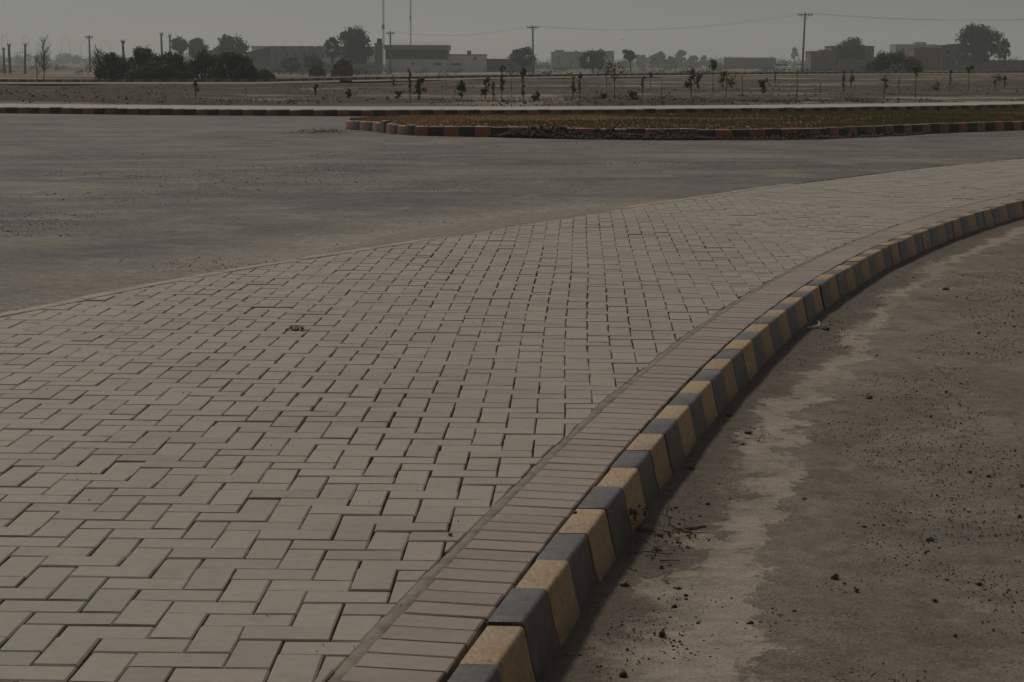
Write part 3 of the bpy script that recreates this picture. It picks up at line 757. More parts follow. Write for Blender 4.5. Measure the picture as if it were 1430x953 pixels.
#@@OBJECTS
# ------------------------------------------------------------------ vegetation builders
def leaf_mesh(name, C, Rr, n, size, mat, parent, shell=0.55, droop=0.0, loc=None):
    """n leaf-sized quads spread through a set of ellipsoid clumps"""
    C = np.asarray(C, float); Rr = np.asarray(Rr, float)
    vol = np.prod(Rr, 1)**(2/3); pick = rng.choice(len(C), n, p=vol/vol.sum())
    d = rng.normal(size=(n, 3)); d /= np.linalg.norm(d, axis=1)[:,None]
    r = (shell + (1-shell)*rng.random(n))*(1 + .18*rng.normal(size=n))
    P = C[pick] + d*r[:,None]*Rr[pick]
    a = rng.normal(size=(n, 3)); a[:,2] -= droop; a /= np.linalg.norm(a, axis=1)[:,None]
    b = np.cross(a, rng.normal(size=(n, 3))); b /= np.linalg.norm(b, axis=1)[:,None] + 1e-9
    s = size*(.6 + .8*rng.random(n))[:,None]
    V = np.stack([P - a*s*.5, P + b*s*.28, P + a*s*.5, P - b*s*.28], 1).reshape(-1, 3)
    me = mesh_np(name, V, np.arange(n*4).reshape(-1, 4), mat)
    q = me.attributes.new('tint', 'FLOAT', 'FACE'); q.data.foreach_set('value', np.clip(rng.random(n)*.7 + .3*rng.random(len(C))[pick], 0, 1).astype(np.float32))
    return link(name, me, parent, loc)
def tree(name, label, cat, px, py_top, D, wpx, mat='leaf_dark', n=1500, leaf=.32, low=.35, nb=10, lean=0.0, group=None, shell=.35, trunk_r=.16, flat=1.0, stems=1):
    x, _, ztop = at(px, py_top, D); z0 = tz(x, D) - .15
    H = ztop - z0; W = wpx/F*D
    o = empty(name, (x, D, z0)); tag(o, label, cat, group)
    cb = H*low; ch = H - cb
    C = []; Rr = []
    for i in range(int(nb*2.4)):
        a = random.uniform(0, 2*math.pi); u = random.random()
        hz = cb + ch*(.16 + .70*random.random()); env = math.sqrt(max(.05, 1 - ((hz - cb - ch*.45)/(ch*.62))**2))
        rr = W*.5*env*math.sqrt(random.random())*.86
        rad = min(W*.19, ch*.23)*random.uniform(.6, 1.2)
        C.append((math.cos(a)*rr + lean*hz/H*W, math.sin(a)*rr, hz)); Rr.append((rad, rad, rad*.85*flat))
    top = min(W, ch)*.22
    C.append((lean*W*.8 + random.uniform(-.1, .1)*W, 0, H - top*.85)); Rr.append((top*1.1, top*1.1, top*.85))
    for sgn in (-1, 1): C.append((sgn*W*.34 + lean*W*.4, 0, cb + ch*.42)); Rr.append((W*.13, W*.13, ch*.14))
    mb = MB()
    for k in range(stems):
        ox = random.uniform(-.12, .12)*W*(stems > 1)
        mb.tube([(0, 0, -.2), (ox*.5 + lean*W*.12, 0, cb*.5), (ox + lean*W*.35, 0, cb), (ox + lean*W*.6, 0, cb + ch*.35)], [trunk_r*1.25, trunk_r, trunk_r*.8, trunk_r*.4])
    for c in C[:9]:
        b0 = (lean*W*.3, 0, cb*random.uniform(.75, 1.0))
        mb.tube([b0, ((b0[0]+c[0])*.5, (b0[1]+c[1])*.5, (b0[2]+c[2])*.5 + .1), c], [trunk_r*.5, trunk_r*.35, trunk_r*.12], 5)
    mb.build('trunk', M['bark'], o)
    leaf_mesh('crown', C, Rr, int(n*2.2), leaf*1.1, M[mat], o, shell)
    return o
def bush(label, px, py_top, D, wpx, mat='leaf_bush', n=4200, leaf=.13, group='bushes along the far roads', nb=16):
    x, _, ztop = at(px, py_top, D); z0 = tz(x, D) - .08
    H = ztop - z0; W = wpx*1.12/F*D
    o = empty('bush', (x, D, z0)); tag(o, label, 'bush', group)
    C = []; Rr = []
    for i in range(nb*2):
        u = random.uniform(-1, 1); hmax = H*(1 - .45*abs(u)**2.6)*random.uniform(.6, 1.05); r = min(W*.13, H*.26)*random.uniform(.55, 1.15)
        C.append((u*W*.42, random.uniform(-.3, .3)*W*.5, max(r*.6, hmax - r*.9))); Rr.append((r*1.15, r*1.15, r))
    for u in np.linspace(-.4, .4, 6): C.append((u*W, random.uniform(-.15, .15)*W, H*.25)); Rr.append((W*.13, W*.13, H*.28))
    C.append((random.uniform(-.2, .2)*W, 0, H*.84)); Rr.append((W*.10, W*.10, H*.16))
    mb = MB()
    for i in range(9):
        c = C[i]; mb.tube([(c[0]*.25, c[1]*.25, -.1), (c[0]*.6, c[1]*.6, c[2]*.5), c], [.05, .035, .012], 5)
    mb.build('stem', M['bark'], o)
    leaf_mesh('foliage', C, Rr, int(n*1.6), leaf*1.1, M[mat], o, .3)
    return o
def bare_tree(label, px, py_top, D, spread, group=None, r0=.05, n=60, mat='bark'):
    x, _, ztop = at(px, py_top, D); z0 = tz(x, D) - .1; H = ztop - z0
    o = empty('bare_tree', (x, D, z0)); tag(o, label, 'tree', group)
    mb = MB(); mb.tube([(0, 0, -.1), (.03*H, 0, H*.4), (-.01*H, .02*H, H*.75), (.01*H, 0, H)], [r0, r0*.7, r0*.4, r0*.12]); mb.build('trunk', M[mat], o)
    mb = MB()
    for i in range(n):
        h = H*random.uniform(.22, .92); a = random.uniform(0, 6.28); l = spread*(1.05 - h/H)*random.uniform(.5, 1.1) + .15*H*random.random()
        p0 = Vector((.02*H, 0, h)); d = Vector((math.cos(a), math.sin(a)*.8, random.uniform(.5, 1.4))).normalized()
        p1 = p0 + d*l*.55; p2 = p1 + (d + Vector((random.uniform(-.4, .4), random.uniform(-.4, .4), .3))).normalized()*l*.5
        mb.tube([p0, p1, p2], [r0*.3, r0*.2, r0*.08], 4)
        for q in range(2):
            t = p1.lerp(p2, random.random()); mb.tube([t, t + Vector((random.uniform(-1, 1), random.uniform(-1, 1), .9))*l*.22], [r0*.12, r0*.05], 4)
    mb.build('branches', M[mat], o)
    return o

# ------------------------------------------------------------------ far buildings
def wbox(mb, px0, px1, py0, py1, D, depth, sink=True):
    x0, x1 = at(px0, py1, D)[0], at(px1, py1, D)[0]; z1 = at(px0, py0, D)[2]
    z0 = min(at(px0, py1, D)[2], tz((x0+x1)/2, D) - .4) if sink else at(px0, py1, D)[2]
    mb.box(x0, x1, D, D + depth, z0, z1); return x0, x1, z0, z1
def house(name, label, cat, px0, px1, py0, py1, D, depth, wall, windows=(), extras=(), group=None, parapet=True):
    xc = at((px0+px1)/2, py1, D)[0]; o = empty(name, (xc, D, tz(xc, D))); tag(o, label, cat, group)
    T = o.location
    def put(nm, mb, m, par):
        ob = mb.build(nm, m, par); 
        if par is o:
            for v in ob.data.vertices: v.co -= T
        else:
            for v in ob.data.vertices: v.co -= T
        return ob
    mb = MB(); x0, x1, z0, z1 = wbox(mb, px0, px1, py0, py1, D, depth); w_ = put('wall', mb, M[wall], o)
    if parapet:
        mb = MB(); mb.box(x0-.12, x1+.12, D-.12, D+depth+.12, z1+.003, z1 + .22); put('roof', mb, M[wall if wall != 'render_w' else 'render_g'], o)
    for a, b, c, d in windows:
        mb = MB(); xa, xb = at(a, d, D)[0], at(b, d, D)[0]; za, zb = at(a, d, D)[2], at(a, c, D)[2]
        e = .07
        mb.box(xa-e, xb+e, D-.10, D-.012, za-e, za); mb.box(xa-e, xb+e, D-.10, D-.012, zb, zb+e); mb.box(xa-e, xa, D-.10, D-.012, za, zb); mb.box(xb, xb+e, D-.10, D-.012, za, zb)
        f_ = put('window', mb, M['frame'], o)
        mb = MB(); mb.box(xa, xb, D-.05, D-.02, za, zb); put('pane', mb, M['glass'], f_)
    for nm, m, a, b, c, d, y0, y1 in extras:
        mb = MB(); xa, xb = at(a, d, D)[0], at(b, d, D)[0]; mb.box(xa, xb, D + y0, D + y1, at(a, d, D)[2], at(a, c, D)[2]); put(nm, mb, M[m], o)
    return o
# hall with a long dark window band under a projecting roof
DH = 380.0
hall = house('hall', 'long white hall with a dark window band under a projecting flat roof', 'building', 538, 625, 83, 104, DH, 12, 'render_w', parapet=False,
    extras=[('window_frame', 'frame', 538, 625, 69.5, 83, .25, 11.8), ('roof', 'render_g', 536.5, 627, 63, 69.5, -1.2, 12.6)] +
           [('window_pane', 'glass', 538.6 + i*7.85, 545.6 + i*7.85, 70.3, 82.4, .12, .22) for i in range(11)] +
           [('vent_window', 'glass', 574.5, 579.5, 88.2, 91, -.03, .02), ('vent_window', 'glass', 606, 616, 87.6, 91, -.03, .02)])
T = hall.location
mb = MB(); xa, xb = at(546, 62, DH)[0] - T.x, at(627, 62, DH)[0] - T.x; zt = at(546, 60.2, DH)[2] - T.z; zb = at(546, 63, DH)[2] - T.z
mb.box(xa, xb, -1.0, -.95, zt - .04, zt)
for i in range(18): mb.box(xa + (xb-xa)*i/17 - .02, xa + (xb-xa)*i/17 + .02, -1.0, -.95, zb, zt - .04)
mb.build('roof_railing', M['metal'], hall)
house('low_building', 'low pale flat-roofed block joined to the right end of the hall', 'building', 625.3, 679, 77.5, 104, DH + 1, 9, 'render_w',
    windows=[(631, 643, 89, 91), (661.5, 664.5, 81, 83.5)], extras=[('water_tank', 'render_d', 652, 657.5, 71, 77.3, 2, 4)])
house('low_building', 'low dark brick building behind the crossarm pole at the road', 'building', 679.5, 747, 84, 106, DH + 5, 8, 'render_d', windows=[(690, 697, 90, 95), (708, 716, 90, 95)])
# white building with a rank of dark fins
fins = [(378 + 12.9*i, 386 + 12.9*i) for i in range(8)]
fb = house('finned_building', 'two-storey white building with a row of dark upright fins', 'building', 352, 528, 66, 95, 460.0, 12, 'render_w', parapet=False,
    extras=[('fin', 'render_d', a, b, 64.5, 88, -1.2, -.02) for a, b in fins[:6]] + [('roof', 'render_g', 350, 530, 64.6, 66, -.4, 12.4), ('storey_band', 'render_g', 352, 528, 86.5, 88.5, -.25, -.02)],
    windows=[(371.5 + 12.9*i, 375.5 + 12.9*i, 73, 80) for i in range(1, 8)])
house('shed', 'dark low shed with a sloping roof beyond the round trees', 'shed', 343, 377, 74, 96, 420.0, 8, 'render_d', parapet=False)
o = [q for q in COL.objects if q.name.startswith('shed')][0]
mb = MB(); xa, xb = at(341, 74, 420)[0]-o.location.x, at(378.5, 74, 420)[0]-o.location.x; z1 = at(341, 74, 420)[2]-o.location.z; z2 = at(341, 66, 420)[2]-o.location.z
mb.prism([(xa, z1+.01), (xb, z1+.01), (xb, z2), (xb-.25, z2)], -.3, 8.3); mb.build('roof', M['roof'], o)
house('tower', 'narrow dark tower with a water tank between tree and hall', 'tower', 523.5, 533, 62, 100, 395.0, 3, 'render_d', extras=[('water_tank', 'tar', 526.2, 532.6, 54, 61.3, .4, 2.2)])
# compound wall
cw = empty('compound_wall', (at(445, 100, 350)[0], 350, tz(0, 350))); tag(cw, 'long pale grey compound wall in front of the finned building', 'wall')
for i in range(16):
    a, b = 352 + i*11.4, 352 + (i+1)*11.4
    mb = MB(); x0, x1 = at(a, 95, 350)[0], at(b, 95, 350)[0]; z1 = at(a, 90, 350)[2]
    mb.box(x0, x1 - .04, 350, 350.25, -1.6, z1); mb.box(x0 - .12, x0 + .12, 349.92, 350.33, -1.6, z1 + .12)
    ob = mb.build('wall_panel', M['render_g'], cw)
    for v in ob.data.vertices: v.co -= cw.location
house('farmhouse', 'hazy two-storey house with a stair tower behind the round tree', 'house', 770, 816, 73.3, 97, 640.0, 10, 'render_g',
    windows=[(778, 783, 79, 83), (805, 810, 79, 83), (778, 783, 87, 91)], extras=[('door', 'frame', 795, 799, 86, 95, -.06, -.015), ('water_tank', 'render_d', 803, 807, 70.6, 73, 2, 4), ('canopy', 'render_g', 790, 804, 84, 85, -1.2, -.015), ('stair_tower', 'render_g', 775, 788, 70, 73.1, 1, 5)])
house('farmhouse', 'hazy flat-roofed wing showing right of the round tree', 'house', 838, 857.5, 72.3, 95, 650.0, 9, 'render_g', windows=[(844, 849, 78, 83)])
house('long_wall', 'long low hazy wall left of the white car', 'wall', 1011, 1083, 80.5, 98, 600.0, .6, 'render_d', parapet=False)
house('village_house', 'grey stepped house left of the bushy tree near the leaning pole', 'house', 1132, 1161, 73, 96, 420.0, 8, 'render_d', windows=[(1139, 1144, 79, 84), (1150, 1155, 79, 84)], extras=[('door', 'frame', 1145.5, 1148.5, 86, 96, -.06, -.015), ('upper_room', 'render_d', 1147, 1159, 69.5, 72.7, 1, 5)])
house('village_house', 'brown flat-roofed house behind the bushy tree near the leaning pole', 'house', 1160, 1220, 65.5, 96, 440.0, 9, 'brickwall', windows=[(1166, 1170, 72, 77), (1210, 1215, 72, 78)])
house('village_house', 'pale far house with a raised stairhead behind the wide green bush', 'house', 1250, 1307, 63, 92, 620.0, 10, 'render_g', extras=[('stairhead', 'render_g', 1279, 1294, 59, 62.5, 1, 5)], windows=[(1258, 1263, 68, 72)])
house('village_house', 'dark brick house right of the wide green bush', 'house', 1276, 1314, 68.5, 96, 400.0, 8, 'brickwall', windows=[(1283, 1288, 75, 81), (1300, 1305, 75, 81)], extras=[('water_tank', 'render_d', 1289, 1294, 65.5, 68.2, 2, 4), ('door', 'frame', 1292, 1296, 82, 95, -.06, -.015)])
house('village_house', 'dark long house half hidden by the largest roadside tree', 'house', 1314.5, 1352, 64.5, 96, 410.0, 9, 'render_d', windows=[(1321, 1325, 71, 76), (1336, 1340, 71, 76), (1321, 1325, 80, 85)], extras=[('upper_room', 'brickwall', 1330, 1348, 61.5, 64.2, 1, 6)])
house('yard_wall', 'low brown yard wall in front of the bushy tree', 'wall', 1172, 1216, 83, 98, 385.0, .5, 'brickwall', parapet=False)
house('yard_wall', 'low dark yard wall under the largest roadside tree', 'wall', 1350, 1440, 84, 97, 400.0, .5, 'brickwall', parapet=False)

# ------------------------------------------------------------------ poles, masts, lamps, cables
def util_pole(label, px, py_top, D, arm_px, lean=0.0):
    x, _, zt = at(px, py_top, D); z0 = tz(x, D) - .3; H = zt - z0
    o = empty('utility_pole', (x - lean*H, D, z0)); tag(o, label, 'utility pole', 'utility poles across the plain')
    MB().tube([(0, 0, 0), (lean*H, 0, H)], [.19, .12], 8).build('pole', M['pole'], o)
    a = arm_px/F*D/2
    mb = MB(); mb.box(lean*H - a, lean*H + a, -.22, -.10, H - .42, H - .26); mb.build('crossarm', M['pole'], o)
    for q in (-.92, -.45, .45, .92):
        mb = MB(); mb.tube([(lean*H + q*a, -.16, H - .26), (lean*H + q*a, -.16, H - .05)], [.05, .035], 6); mb.build('insulator', M['tar'], o)
    mb = MB(); mb.tube([(lean*H - a*.6, -.10, H - .4), (lean*(H-1.1), -.08, H - 1.1)], .025, 5); mb.tube([(lean*H + a*.6, -.10, H - .4), (lean*(H-1.1), -.08, H - 1.1)], .025, 5); mb.build('brace', M['pole'], o)
    return o, (x, D, zt)
PO = {}
PO['a'] = util_pole('hazy utility pole with crossarm left of the low bushes', 124.5, 49.5, 330, 11)
PO['b'] = util_pole('utility pole with crossarm standing before the hall', 545, 44, 350, 12)
PO['c'] = util_pole('utility pole with crossarm beside the loose tree, between hall and round tree', 744, 36, 330, 16, -.012)
PO['d'] = util_pole('tall leaning utility pole with crossarm near the white car', 1124.5, 18, 310, 21, .028)
PO['e'] = (None, at(1700, 8, 300))
def cable(label, a, b, sag, off):
    a = Vector(a) + Vector((off, -.16, -.02)); b = Vector(b) + Vector((off, -.16, -.02))
    pts = [a.lerp(b, t) - Vector((0, 0, sag*4*t*(1-t))) for t in np.linspace(0, 1, 25)]
    mb = MB(); mb.tube(pts, .011, 4); tag(mb.build('power_cable', M['wire']), label, 'cable', 'power cables between the poles')
for off, wd in ((-.85, 'left'), (.85, 'right')):
    cable('cable from hall pole to the pole by the loose tree, %s crossarm end' % wd, PO['b'][1], PO['c'][1], 1.1, off)
    cable('cable from the loose-tree pole to the leaning pole, %s crossarm end' % wd, PO['c'][1], PO['d'][1], 1.5, off)
    cable('cable from the leaning pole out of view, %s crossarm end' % wd, PO['d'][1], PO['e'][1], 1.6, off)
def mast(label, px, D, wpx, knot):
    x, _, _ = at(px, 60, D); z0 = tz(x, D); H = 46.0; wd = wpx/F*D
    o = empty('radio_mast', (x, D, z0)); tag(o, label, 'mast', 'radio masts behind the hall')
    P = [(wd*.5, 0), (-wd*.5, 0), (0, wd*.8)]
    for q in P: MB().tube([(q[0], q[1], 0), (q[0], q[1], H)], .035, 5).build('leg', M['metal'], o)
    mb = MB(); st = wd*1.6; k = 0; h = 0
    while h < H - st:
        for i in range(3):
            a, b = P[i], P[(i+1) % 3]
            if k % 2: a, b = b, a
            mb.tube([(a[0], a[1], h), (b[0], b[1], h+st)], .02, 4)
        h += st; k += 1
    mb.build('lattice', M['metal'], o)
    kz = at(px, knot, D)[2] - z0
    mb = MB(); mb.box(-wd*.8, wd*.8, -.6, -.2, kz - .5, kz + .5); mb.build('antenna_box', M['metal'], o)
mast('thick lattice radio mast rising behind the tower and hall', 535.5, 430, 2.2, 38)
mast('thin lattice radio mast rising behind the middle of the hall', 573.5, 470, 1.5, 26)
def lamp(label, px, py, D, side):
    x, _, zt = at(px, py, D); z0 = tz(x, D) - .2; H = zt - z0
    o = empty('street_lamp', (x, D, z0)); tag(o, label, 'street lamp', 'street lamps along the far road')
    mb = MB(); mb.tube([(0, 0, 0), (0, 0, H*.86), (side*.25, 0, H*.95), (side*.9, 0, H), (side*1.6, 0, H)], [.09, .07, .06, .05, .04], 6); mb.build('pole', M['metal'], o)
    mb = MB(); mb.box(min(side*1.5, side*2.2), max(side*1.5, side*2.2), -.14, .14, H - .08, H + .08); mb.build('lamp_head', M['metal'], o)
ords = ['first', 'second', 'third', 'fourth', 'fifth', 'sixth', 'seventh', 'eighth', 'ninth', 'tenth']
for i, (px, py, D, sd_) in enumerate([(2, 48, 760, 1), (10.5, 52, 780, -1), (30.5, 50, 800, 1), (40, 53, 820, -1), (86, 53, 860, 1), (97.5, 56, 880, -1), (113, 57, 900, 1), (140, 57, 920, 1), (155, 60, 940, -1)]):
    lamp('hazy grey street lamp with curved arm, %s lamp from the left edge' % ords[i], px, py, D, sd_)
def palm(label, px, py_top, D, wpx=2.0, lean=0.0):
    x, _, zt = at(px, py_top, D); z0 = tz(x, D) - .2; H = zt - z0; r = wpx/F*D/2
    o = empty('palm', (x, D, z0)); tag(o, label, 'palm', 'transplanted palms with tied tops')
    mb = MB(); mb.tube([(lean*H, 0, 0), (lean*H*.5, 0, H*.5), (0, 0, H*.84)], [r*1.15, r, r*.9], 7); mb.build('trunk', M['palm'], o)
    mb = MB()
    for i in range(22):
        a = random.uniform(0, 6.28); e = random.uniform(.15, .5)*r*3
        mb.tube([(0, 0, H*.80), (math.cos(a)*r*.9, math.sin(a)*r*.9, H*.9), (math.cos(a)*(r*.7+e), math.sin(a)*(r*.7+e), H*random.uniform(.94, 1.0))], [r*.3, r*.22, r*.08], 4)
    mb.build('fronds', M['palm'], o)
palm('shaggy palm stump closest to the left edge', 5, 66, 300, 2.8)
palm('dark upright palm trunk with tied top, second from the left edge', 12.3, 60, 300, 3.6, .02)
palm('dark upright palm trunk with tied top beside the leafless tree', 35, 60, 300, 3.2, -.03)
palm('dark broken-topped palm trunk sticking out of the left bush', 171.5, 55, 200, 3.4, .03)
palm('tall thin palm with tied fronds above the bushes, left of a pair', 225, 44, 330, 3.0, .02)
palm('tall thin palm with tied fronds above the bushes, right of a pair', 237, 47, 345, 2.4)

# ------------------------------------------------------------------ trees and bushes
bare_tree('tall leafless twiggy tree left of the low bushes', 59, 51.5, 128, 1.1, r0=.045, n=80)
bare_tree('short leafless twiggy tree beside the tall leafless one', 50, 78, 127, .6, r0=.03, n=36)
bare_tree('dark crooked half-bare tree just left of the low bushes', 136, 66, 132, 1.0, r0=.07, n=80)
tree('tree', 'round hazy tree behind the bushes, right of the palm pair', 'tree', 250, 51.5, 430, 24, n=1300, leaf=.42, low=.45, trunk_r=.12)
tree('tree', 'round hazy tree above the gap between the two bush masses', 'tree', 276, 52.5, 430, 29, n=1500, leaf=.42, low=.3, trunk_r=.12)
tree('tree', 'broad hazy tree rising behind the right bush mass', 'tree', 323, 51, 400, 46, n=2200, leaf=.42, low=.25, nb=13, trunk_r=.14)
tree('tree', 'small hazy tree leaning out behind the right bush mass', 'tree', 302, 65, 410, 24, n=900, leaf=.4, low=.2)
for lb, px, py, w_, d in (('dark green bush at the left end of the bush row', 158, 74, 44, 131), ('tallest dark green bush in the left bush mass', 196, 65, 60, 134), ('olive bush at the right end of the left bush mass', 234, 72, 62, 130), ('low dark bush in front of the left bush mass', 214, 86, 70, 126),
                       ('rounded dark bush left in the right bush mass', 287, 70, 50, 132), ('wide dark bush right in the right bush mass', 326, 72, 56, 129), ('low dark bush at the right foot of the bush row', 343, 88, 30, 127)):
    bush(lb, px, py, d, w_, n=4200)
tree('tree', 'large dark dense tree standing left of the hall', 'tree', 497, 37, 372, 54, n=3600, leaf=.42, low=.12, nb=20, trunk_r=.3, shell=.2)
tree('tree', 'smaller loose dark tree left of the large dense one', 'tree', 464, 52, 375, 22, n=900, leaf=.38, low=.25, nb=7, trunk_r=.18)
tree('tree', 'grey-green tree in front of the fins', 'tree', 437, 76, 335, 27, n=1400, leaf=.32, low=.1, trunk_r=.15)
tree('tree', 'low grey-green tree at the left end of the fins', 'tree', 407, 80, 340, 26, n=1300, leaf=.32, low=.1, trunk_r=.14)
bush('reddish dry bush by the compound wall', 477, 83, 190, 28, 'leaf_dry', 2600, .14)
bush('small grey bush left of the reddish dry bush', 443, 90, 200, 22, 'leaf_bush', 1500, .14)
bush('low dark bush at the right of the bush row', 369, 97, 150, 28, 'leaf_bush', 1500, .12)
tree('tree', 'loose hazy tree beside the middle utility pole', 'tree', 730, 66.5, 345, 38, n=1000, leaf=.34, low=.3, nb=12, shell=.6, trunk_r=.13)
tree('tree', 'round dark tree on a short trunk before the hazy house', 'tree', 828, 70, 360, 38, n=1900, leaf=.34, low=.2, nb=13, trunk_r=.17)
tree('tree', 'small umbrella-shaped tree on a slanting trunk in the plain', 'tree', 881, 70, 380, 20, n=800, leaf=.32, low=.5, nb=7, lean=-.12, trunk_r=.13)
for lb, px, py, D, w_, n_ in (('hazy round tree right of the umbrella-shaped tree', 919, 74, 700, 26, 1000), ('small hazy tree right of the hazy round tree', 938, 79, 690, 15, 600), ('tall hazy tree with uneven top in the far row', 951, 70, 800, 15, 700), ('wide hazy tree at the right end of the far row', 973, 78, 780, 34, 1100), ('faint hazy tree left of the far row', 897, 77, 900, 20, 700)):
    tree('tree', lb, 'tree', px, py, D, w_, n=n_, leaf=.75, low=.12, nb=9, trunk_r=.25, group='hazy trees in the middle distance')
tree('tree', 'lone faint round tree left of the leaning pole', 'tree', 1110, 66.5, 900, 10, n=400, leaf=.8, low=.4, nb=6, trunk_r=.25)
tree('tree', 'bushy dark tree right of the leaning pole', 'tree', 1188, 52, 395, 50, n=2600, leaf=.40, low=.1, nb=16, trunk_r=.24)
bush('wide bright green bush at the roadside right of the leaning pole', 1249, 71, 215, 72, 'leaf_bush', 5200, .17, nb=22)
tree('tree', 'largest dark round tree near the right edge', 'tree', 1370, 34, 390, 58, n=4200, leaf=.42, low=.14, nb=22, trunk_r=.32, shell=.2)
tree('tree', 'thin loose tree right of the largest dark tree', 'tree', 1404, 55, 400, 17, n=600, leaf=.36, low=.25, nb=7, shell=.6, trunk_r=.14)
# far woods that read as one mass
def wood(label, px0, px1, D, top, n, leaf, low=94):
    C = []; Rr = []
    for px in np.arange(px0, px1, 5.0):
        x, _, zt = at(px, top + random.uniform(-4, 6), D + random.uniform(-30, 30)); z0 = tz(x, D) - .5; h = max(zt - z0, 1.5)
        C.append((x, D + random.uniform(-25, 25), z0 + h*.5)); Rr.append((random.uniform(1.8, 4.0)*D/900, 3.5, h*.52))
    o = leaf_mesh('far_wood', C, Rr, n, leaf, M['leaf_dark'], None, .2); tag(o, label, 'wood', kind='stuff')
def scrub():
    C = []; Rr = []
    for i in range(520):
        D = random.uniform(240, 620); px = random.uniform(-200, 1650); x = (px-715)/F*D; z = tz(x, D); h = random.uniform(.25, 1.5)*(D/350)**.5
        C.append((x, D, z + h*.45)); Rr.append((h*random.uniform(.7, 2.2), h, h*.55))
    o = leaf_mesh('scrub', C, Rr, 30000, .24, M['leaf_dark'], None, .2); tag(o, 'low dark scrub dotted over the plain before the buildings', 'scrub', kind='stuff')
scrub()
wood('hazy low tree line behind the umbrella-shaped tree', 690, 1130, 780, 86, 9000, .8)
wood('hazy low tree line behind the leaning pole and the village', 1120, 1600, 640, 86, 7000, .7)
wood('pale far line of trees on the left horizon', -140, 360, 1150, 76, 12000, 1.3)
wood('pale far line of trees across the middle horizon', 690, 1240, 1500, 82, 9000, 1.5)
wood('pale far line of trees on the right horizon', 1240, 1600, 1100, 79, 6000, 1.2)

# ------------------------------------------------------------------ saplings in the dug plot
def sapling(label, px, by, ty, style):
    hz = 86 + .004*(px - 715); D = (CAMH - .12)*F*1.01/(by - hz)
    D = max(D, fk_y((px-715)/F*D) + PATH_W + 1.2)
    x, _, zt = at(px, ty, D); z0 = float(terrain(np.array([x]), np.array([D]))[0]) - .03; H = max(zt - z0, .25)
    o = empty('sapling', (x, D, z0)); tag(o, label, 'sapling', 'saplings planted in the dug plot')
    kx_, ky2 = random.uniform(-.07, .07)*H, random.uniform(-.05, .05)*H
    def stem(t): return Vector((kx_*math.sin(t*3), ky2*t, H*t))
    mb = MB(); mb.tube([stem(t) for t in np.linspace(-.03, .97, 7)], list(np.linspace(.017, .006, 7)), 5)
    tips = []; nb = {'dense': 9, 'tuft': 5, 'slender': 5, 'bare': 5, 'yellow': 6, 'low': 9, 'droop': 6, 'fork': 6}[style]
    for i in range(nb):
        t = {'dense': random.uniform(.25, .95), 'tuft': random.uniform(.72, .97), 'slender': random.uniform(.4, .95), 'bare': random.uniform(.3, .95), 'yellow': random.uniform(.35, .95), 'low': random.uniform(.05, .8), 'droop': random.uniform(.5, .95), 'fork': random.uniform(.45, .6)}[style]
        a = random.uniform(0, 6.28); l = H*{'dense': .24, 'tuft': .16, 'slender': .10, 'bare': .20, 'yellow': .18, 'low': .42, 'droop': .30, 'fork': .42}[style]*random.uniform(.7, 1.2)
        p0 = stem(t); up = {'droop': .1, 'fork': 1.1, 'bare': .9}.get(style, .5)
        p1 = p0 + Vector((math.cos(a), math.sin(a)*.7, up))*l*.6
        mb.tube([p0, (p0+p1)/2 + Vector((0, 0, .02)), p1], [.008, .006, .003], 4); tips.append((p1, l))
    mb.build('stem', M['bark'], o)
    if style != 'bare':
        C = []; Rr = []
        for p1, l in tips: C.append(tuple(p1)); Rr.append((l*.55, l*.55, l*.55))
        if style in ('dense', 'slender', 'yellow'):
            for t in np.linspace(.35, .95, 6): C.append(tuple(stem(t))); Rr.append((H*.07,)*2 + (H*.09,))
        if style == 'tuft': C.append(tuple(stem(.93))); Rr.append((H*.13, H*.13, H*.10))
        n_ = {'dense': 330, 'tuft': 150, 'slender': 120, 'yellow': 210, 'low': 280, 'droop': 190, 'fork': 80}[style]
        leaf_mesh('leaves', C, Rr, n_, min(.13, max(.07, H*.085)), M['leaf_yel' if style == 'yellow' else 'leaf_sap' if style != 'dense' else 'leaf_bush'], o, .15, .8)
SAP = [(273, 137, 112, 'yellow'), (441, 133, 118, 'yellow'), (486, 140, 130, 'low'), (549, 124, 109.5, 'yellow'), (557, 136, 130, 'low'), (572, 141, 97, 'slender'), (584, 142, 111, 'dense'), (622, 127, 113, 'bare'), (646, 140, 113, 'dense'), (677.6, 138, 112, 'dense'), (689, 139, 114, 'slender'), (700.6, 140, 92, 'slender'), (714.5, 130, 109, 'bare'), (732, 143, 95, 'slender'), (748, 143, 130, 'low'), (800, 138, 108, 'yellow'), (811, 138, 102, 'slender'), (840, 143, 127, 'low'), (848, 124, 96, 'bare'), (860, 143.5, 84, 'fork'), (886.6, 143, 129, 'low'), (899, 135, 106, 'slender'), (909, 123, 103, 'tuft'), (926, 144, 112, 'bare'), (966, 138, 98, 'dense'), (976, 130, 104, 'dense'), (997, 132, 87, 'tuft'), (1014, 140, 95, 'droop'), (1036, 135, 105, 'bare'), (1067, 135, 113, 'dense'), (1082, 121, 99.5, 'slender'), (1113.6, 139, 101, 'bare'), (1146, 133, 117, 'bare'), (1180, 132, 99.5, 'slender'), (1190, 127, 99, 'yellow'), (1236, 134, 106, 'yellow'), (1257, 132, 108, 'bare'), (1280, 136, 95, 'tuft'), (1310, 130, 115, 'low'), (1328, 129, 97, 'slender'), (1353.6, 129, 95, 'tuft'), (1390, 129, 105, 'droop'), (1403, 128, 106, 'yellow')]
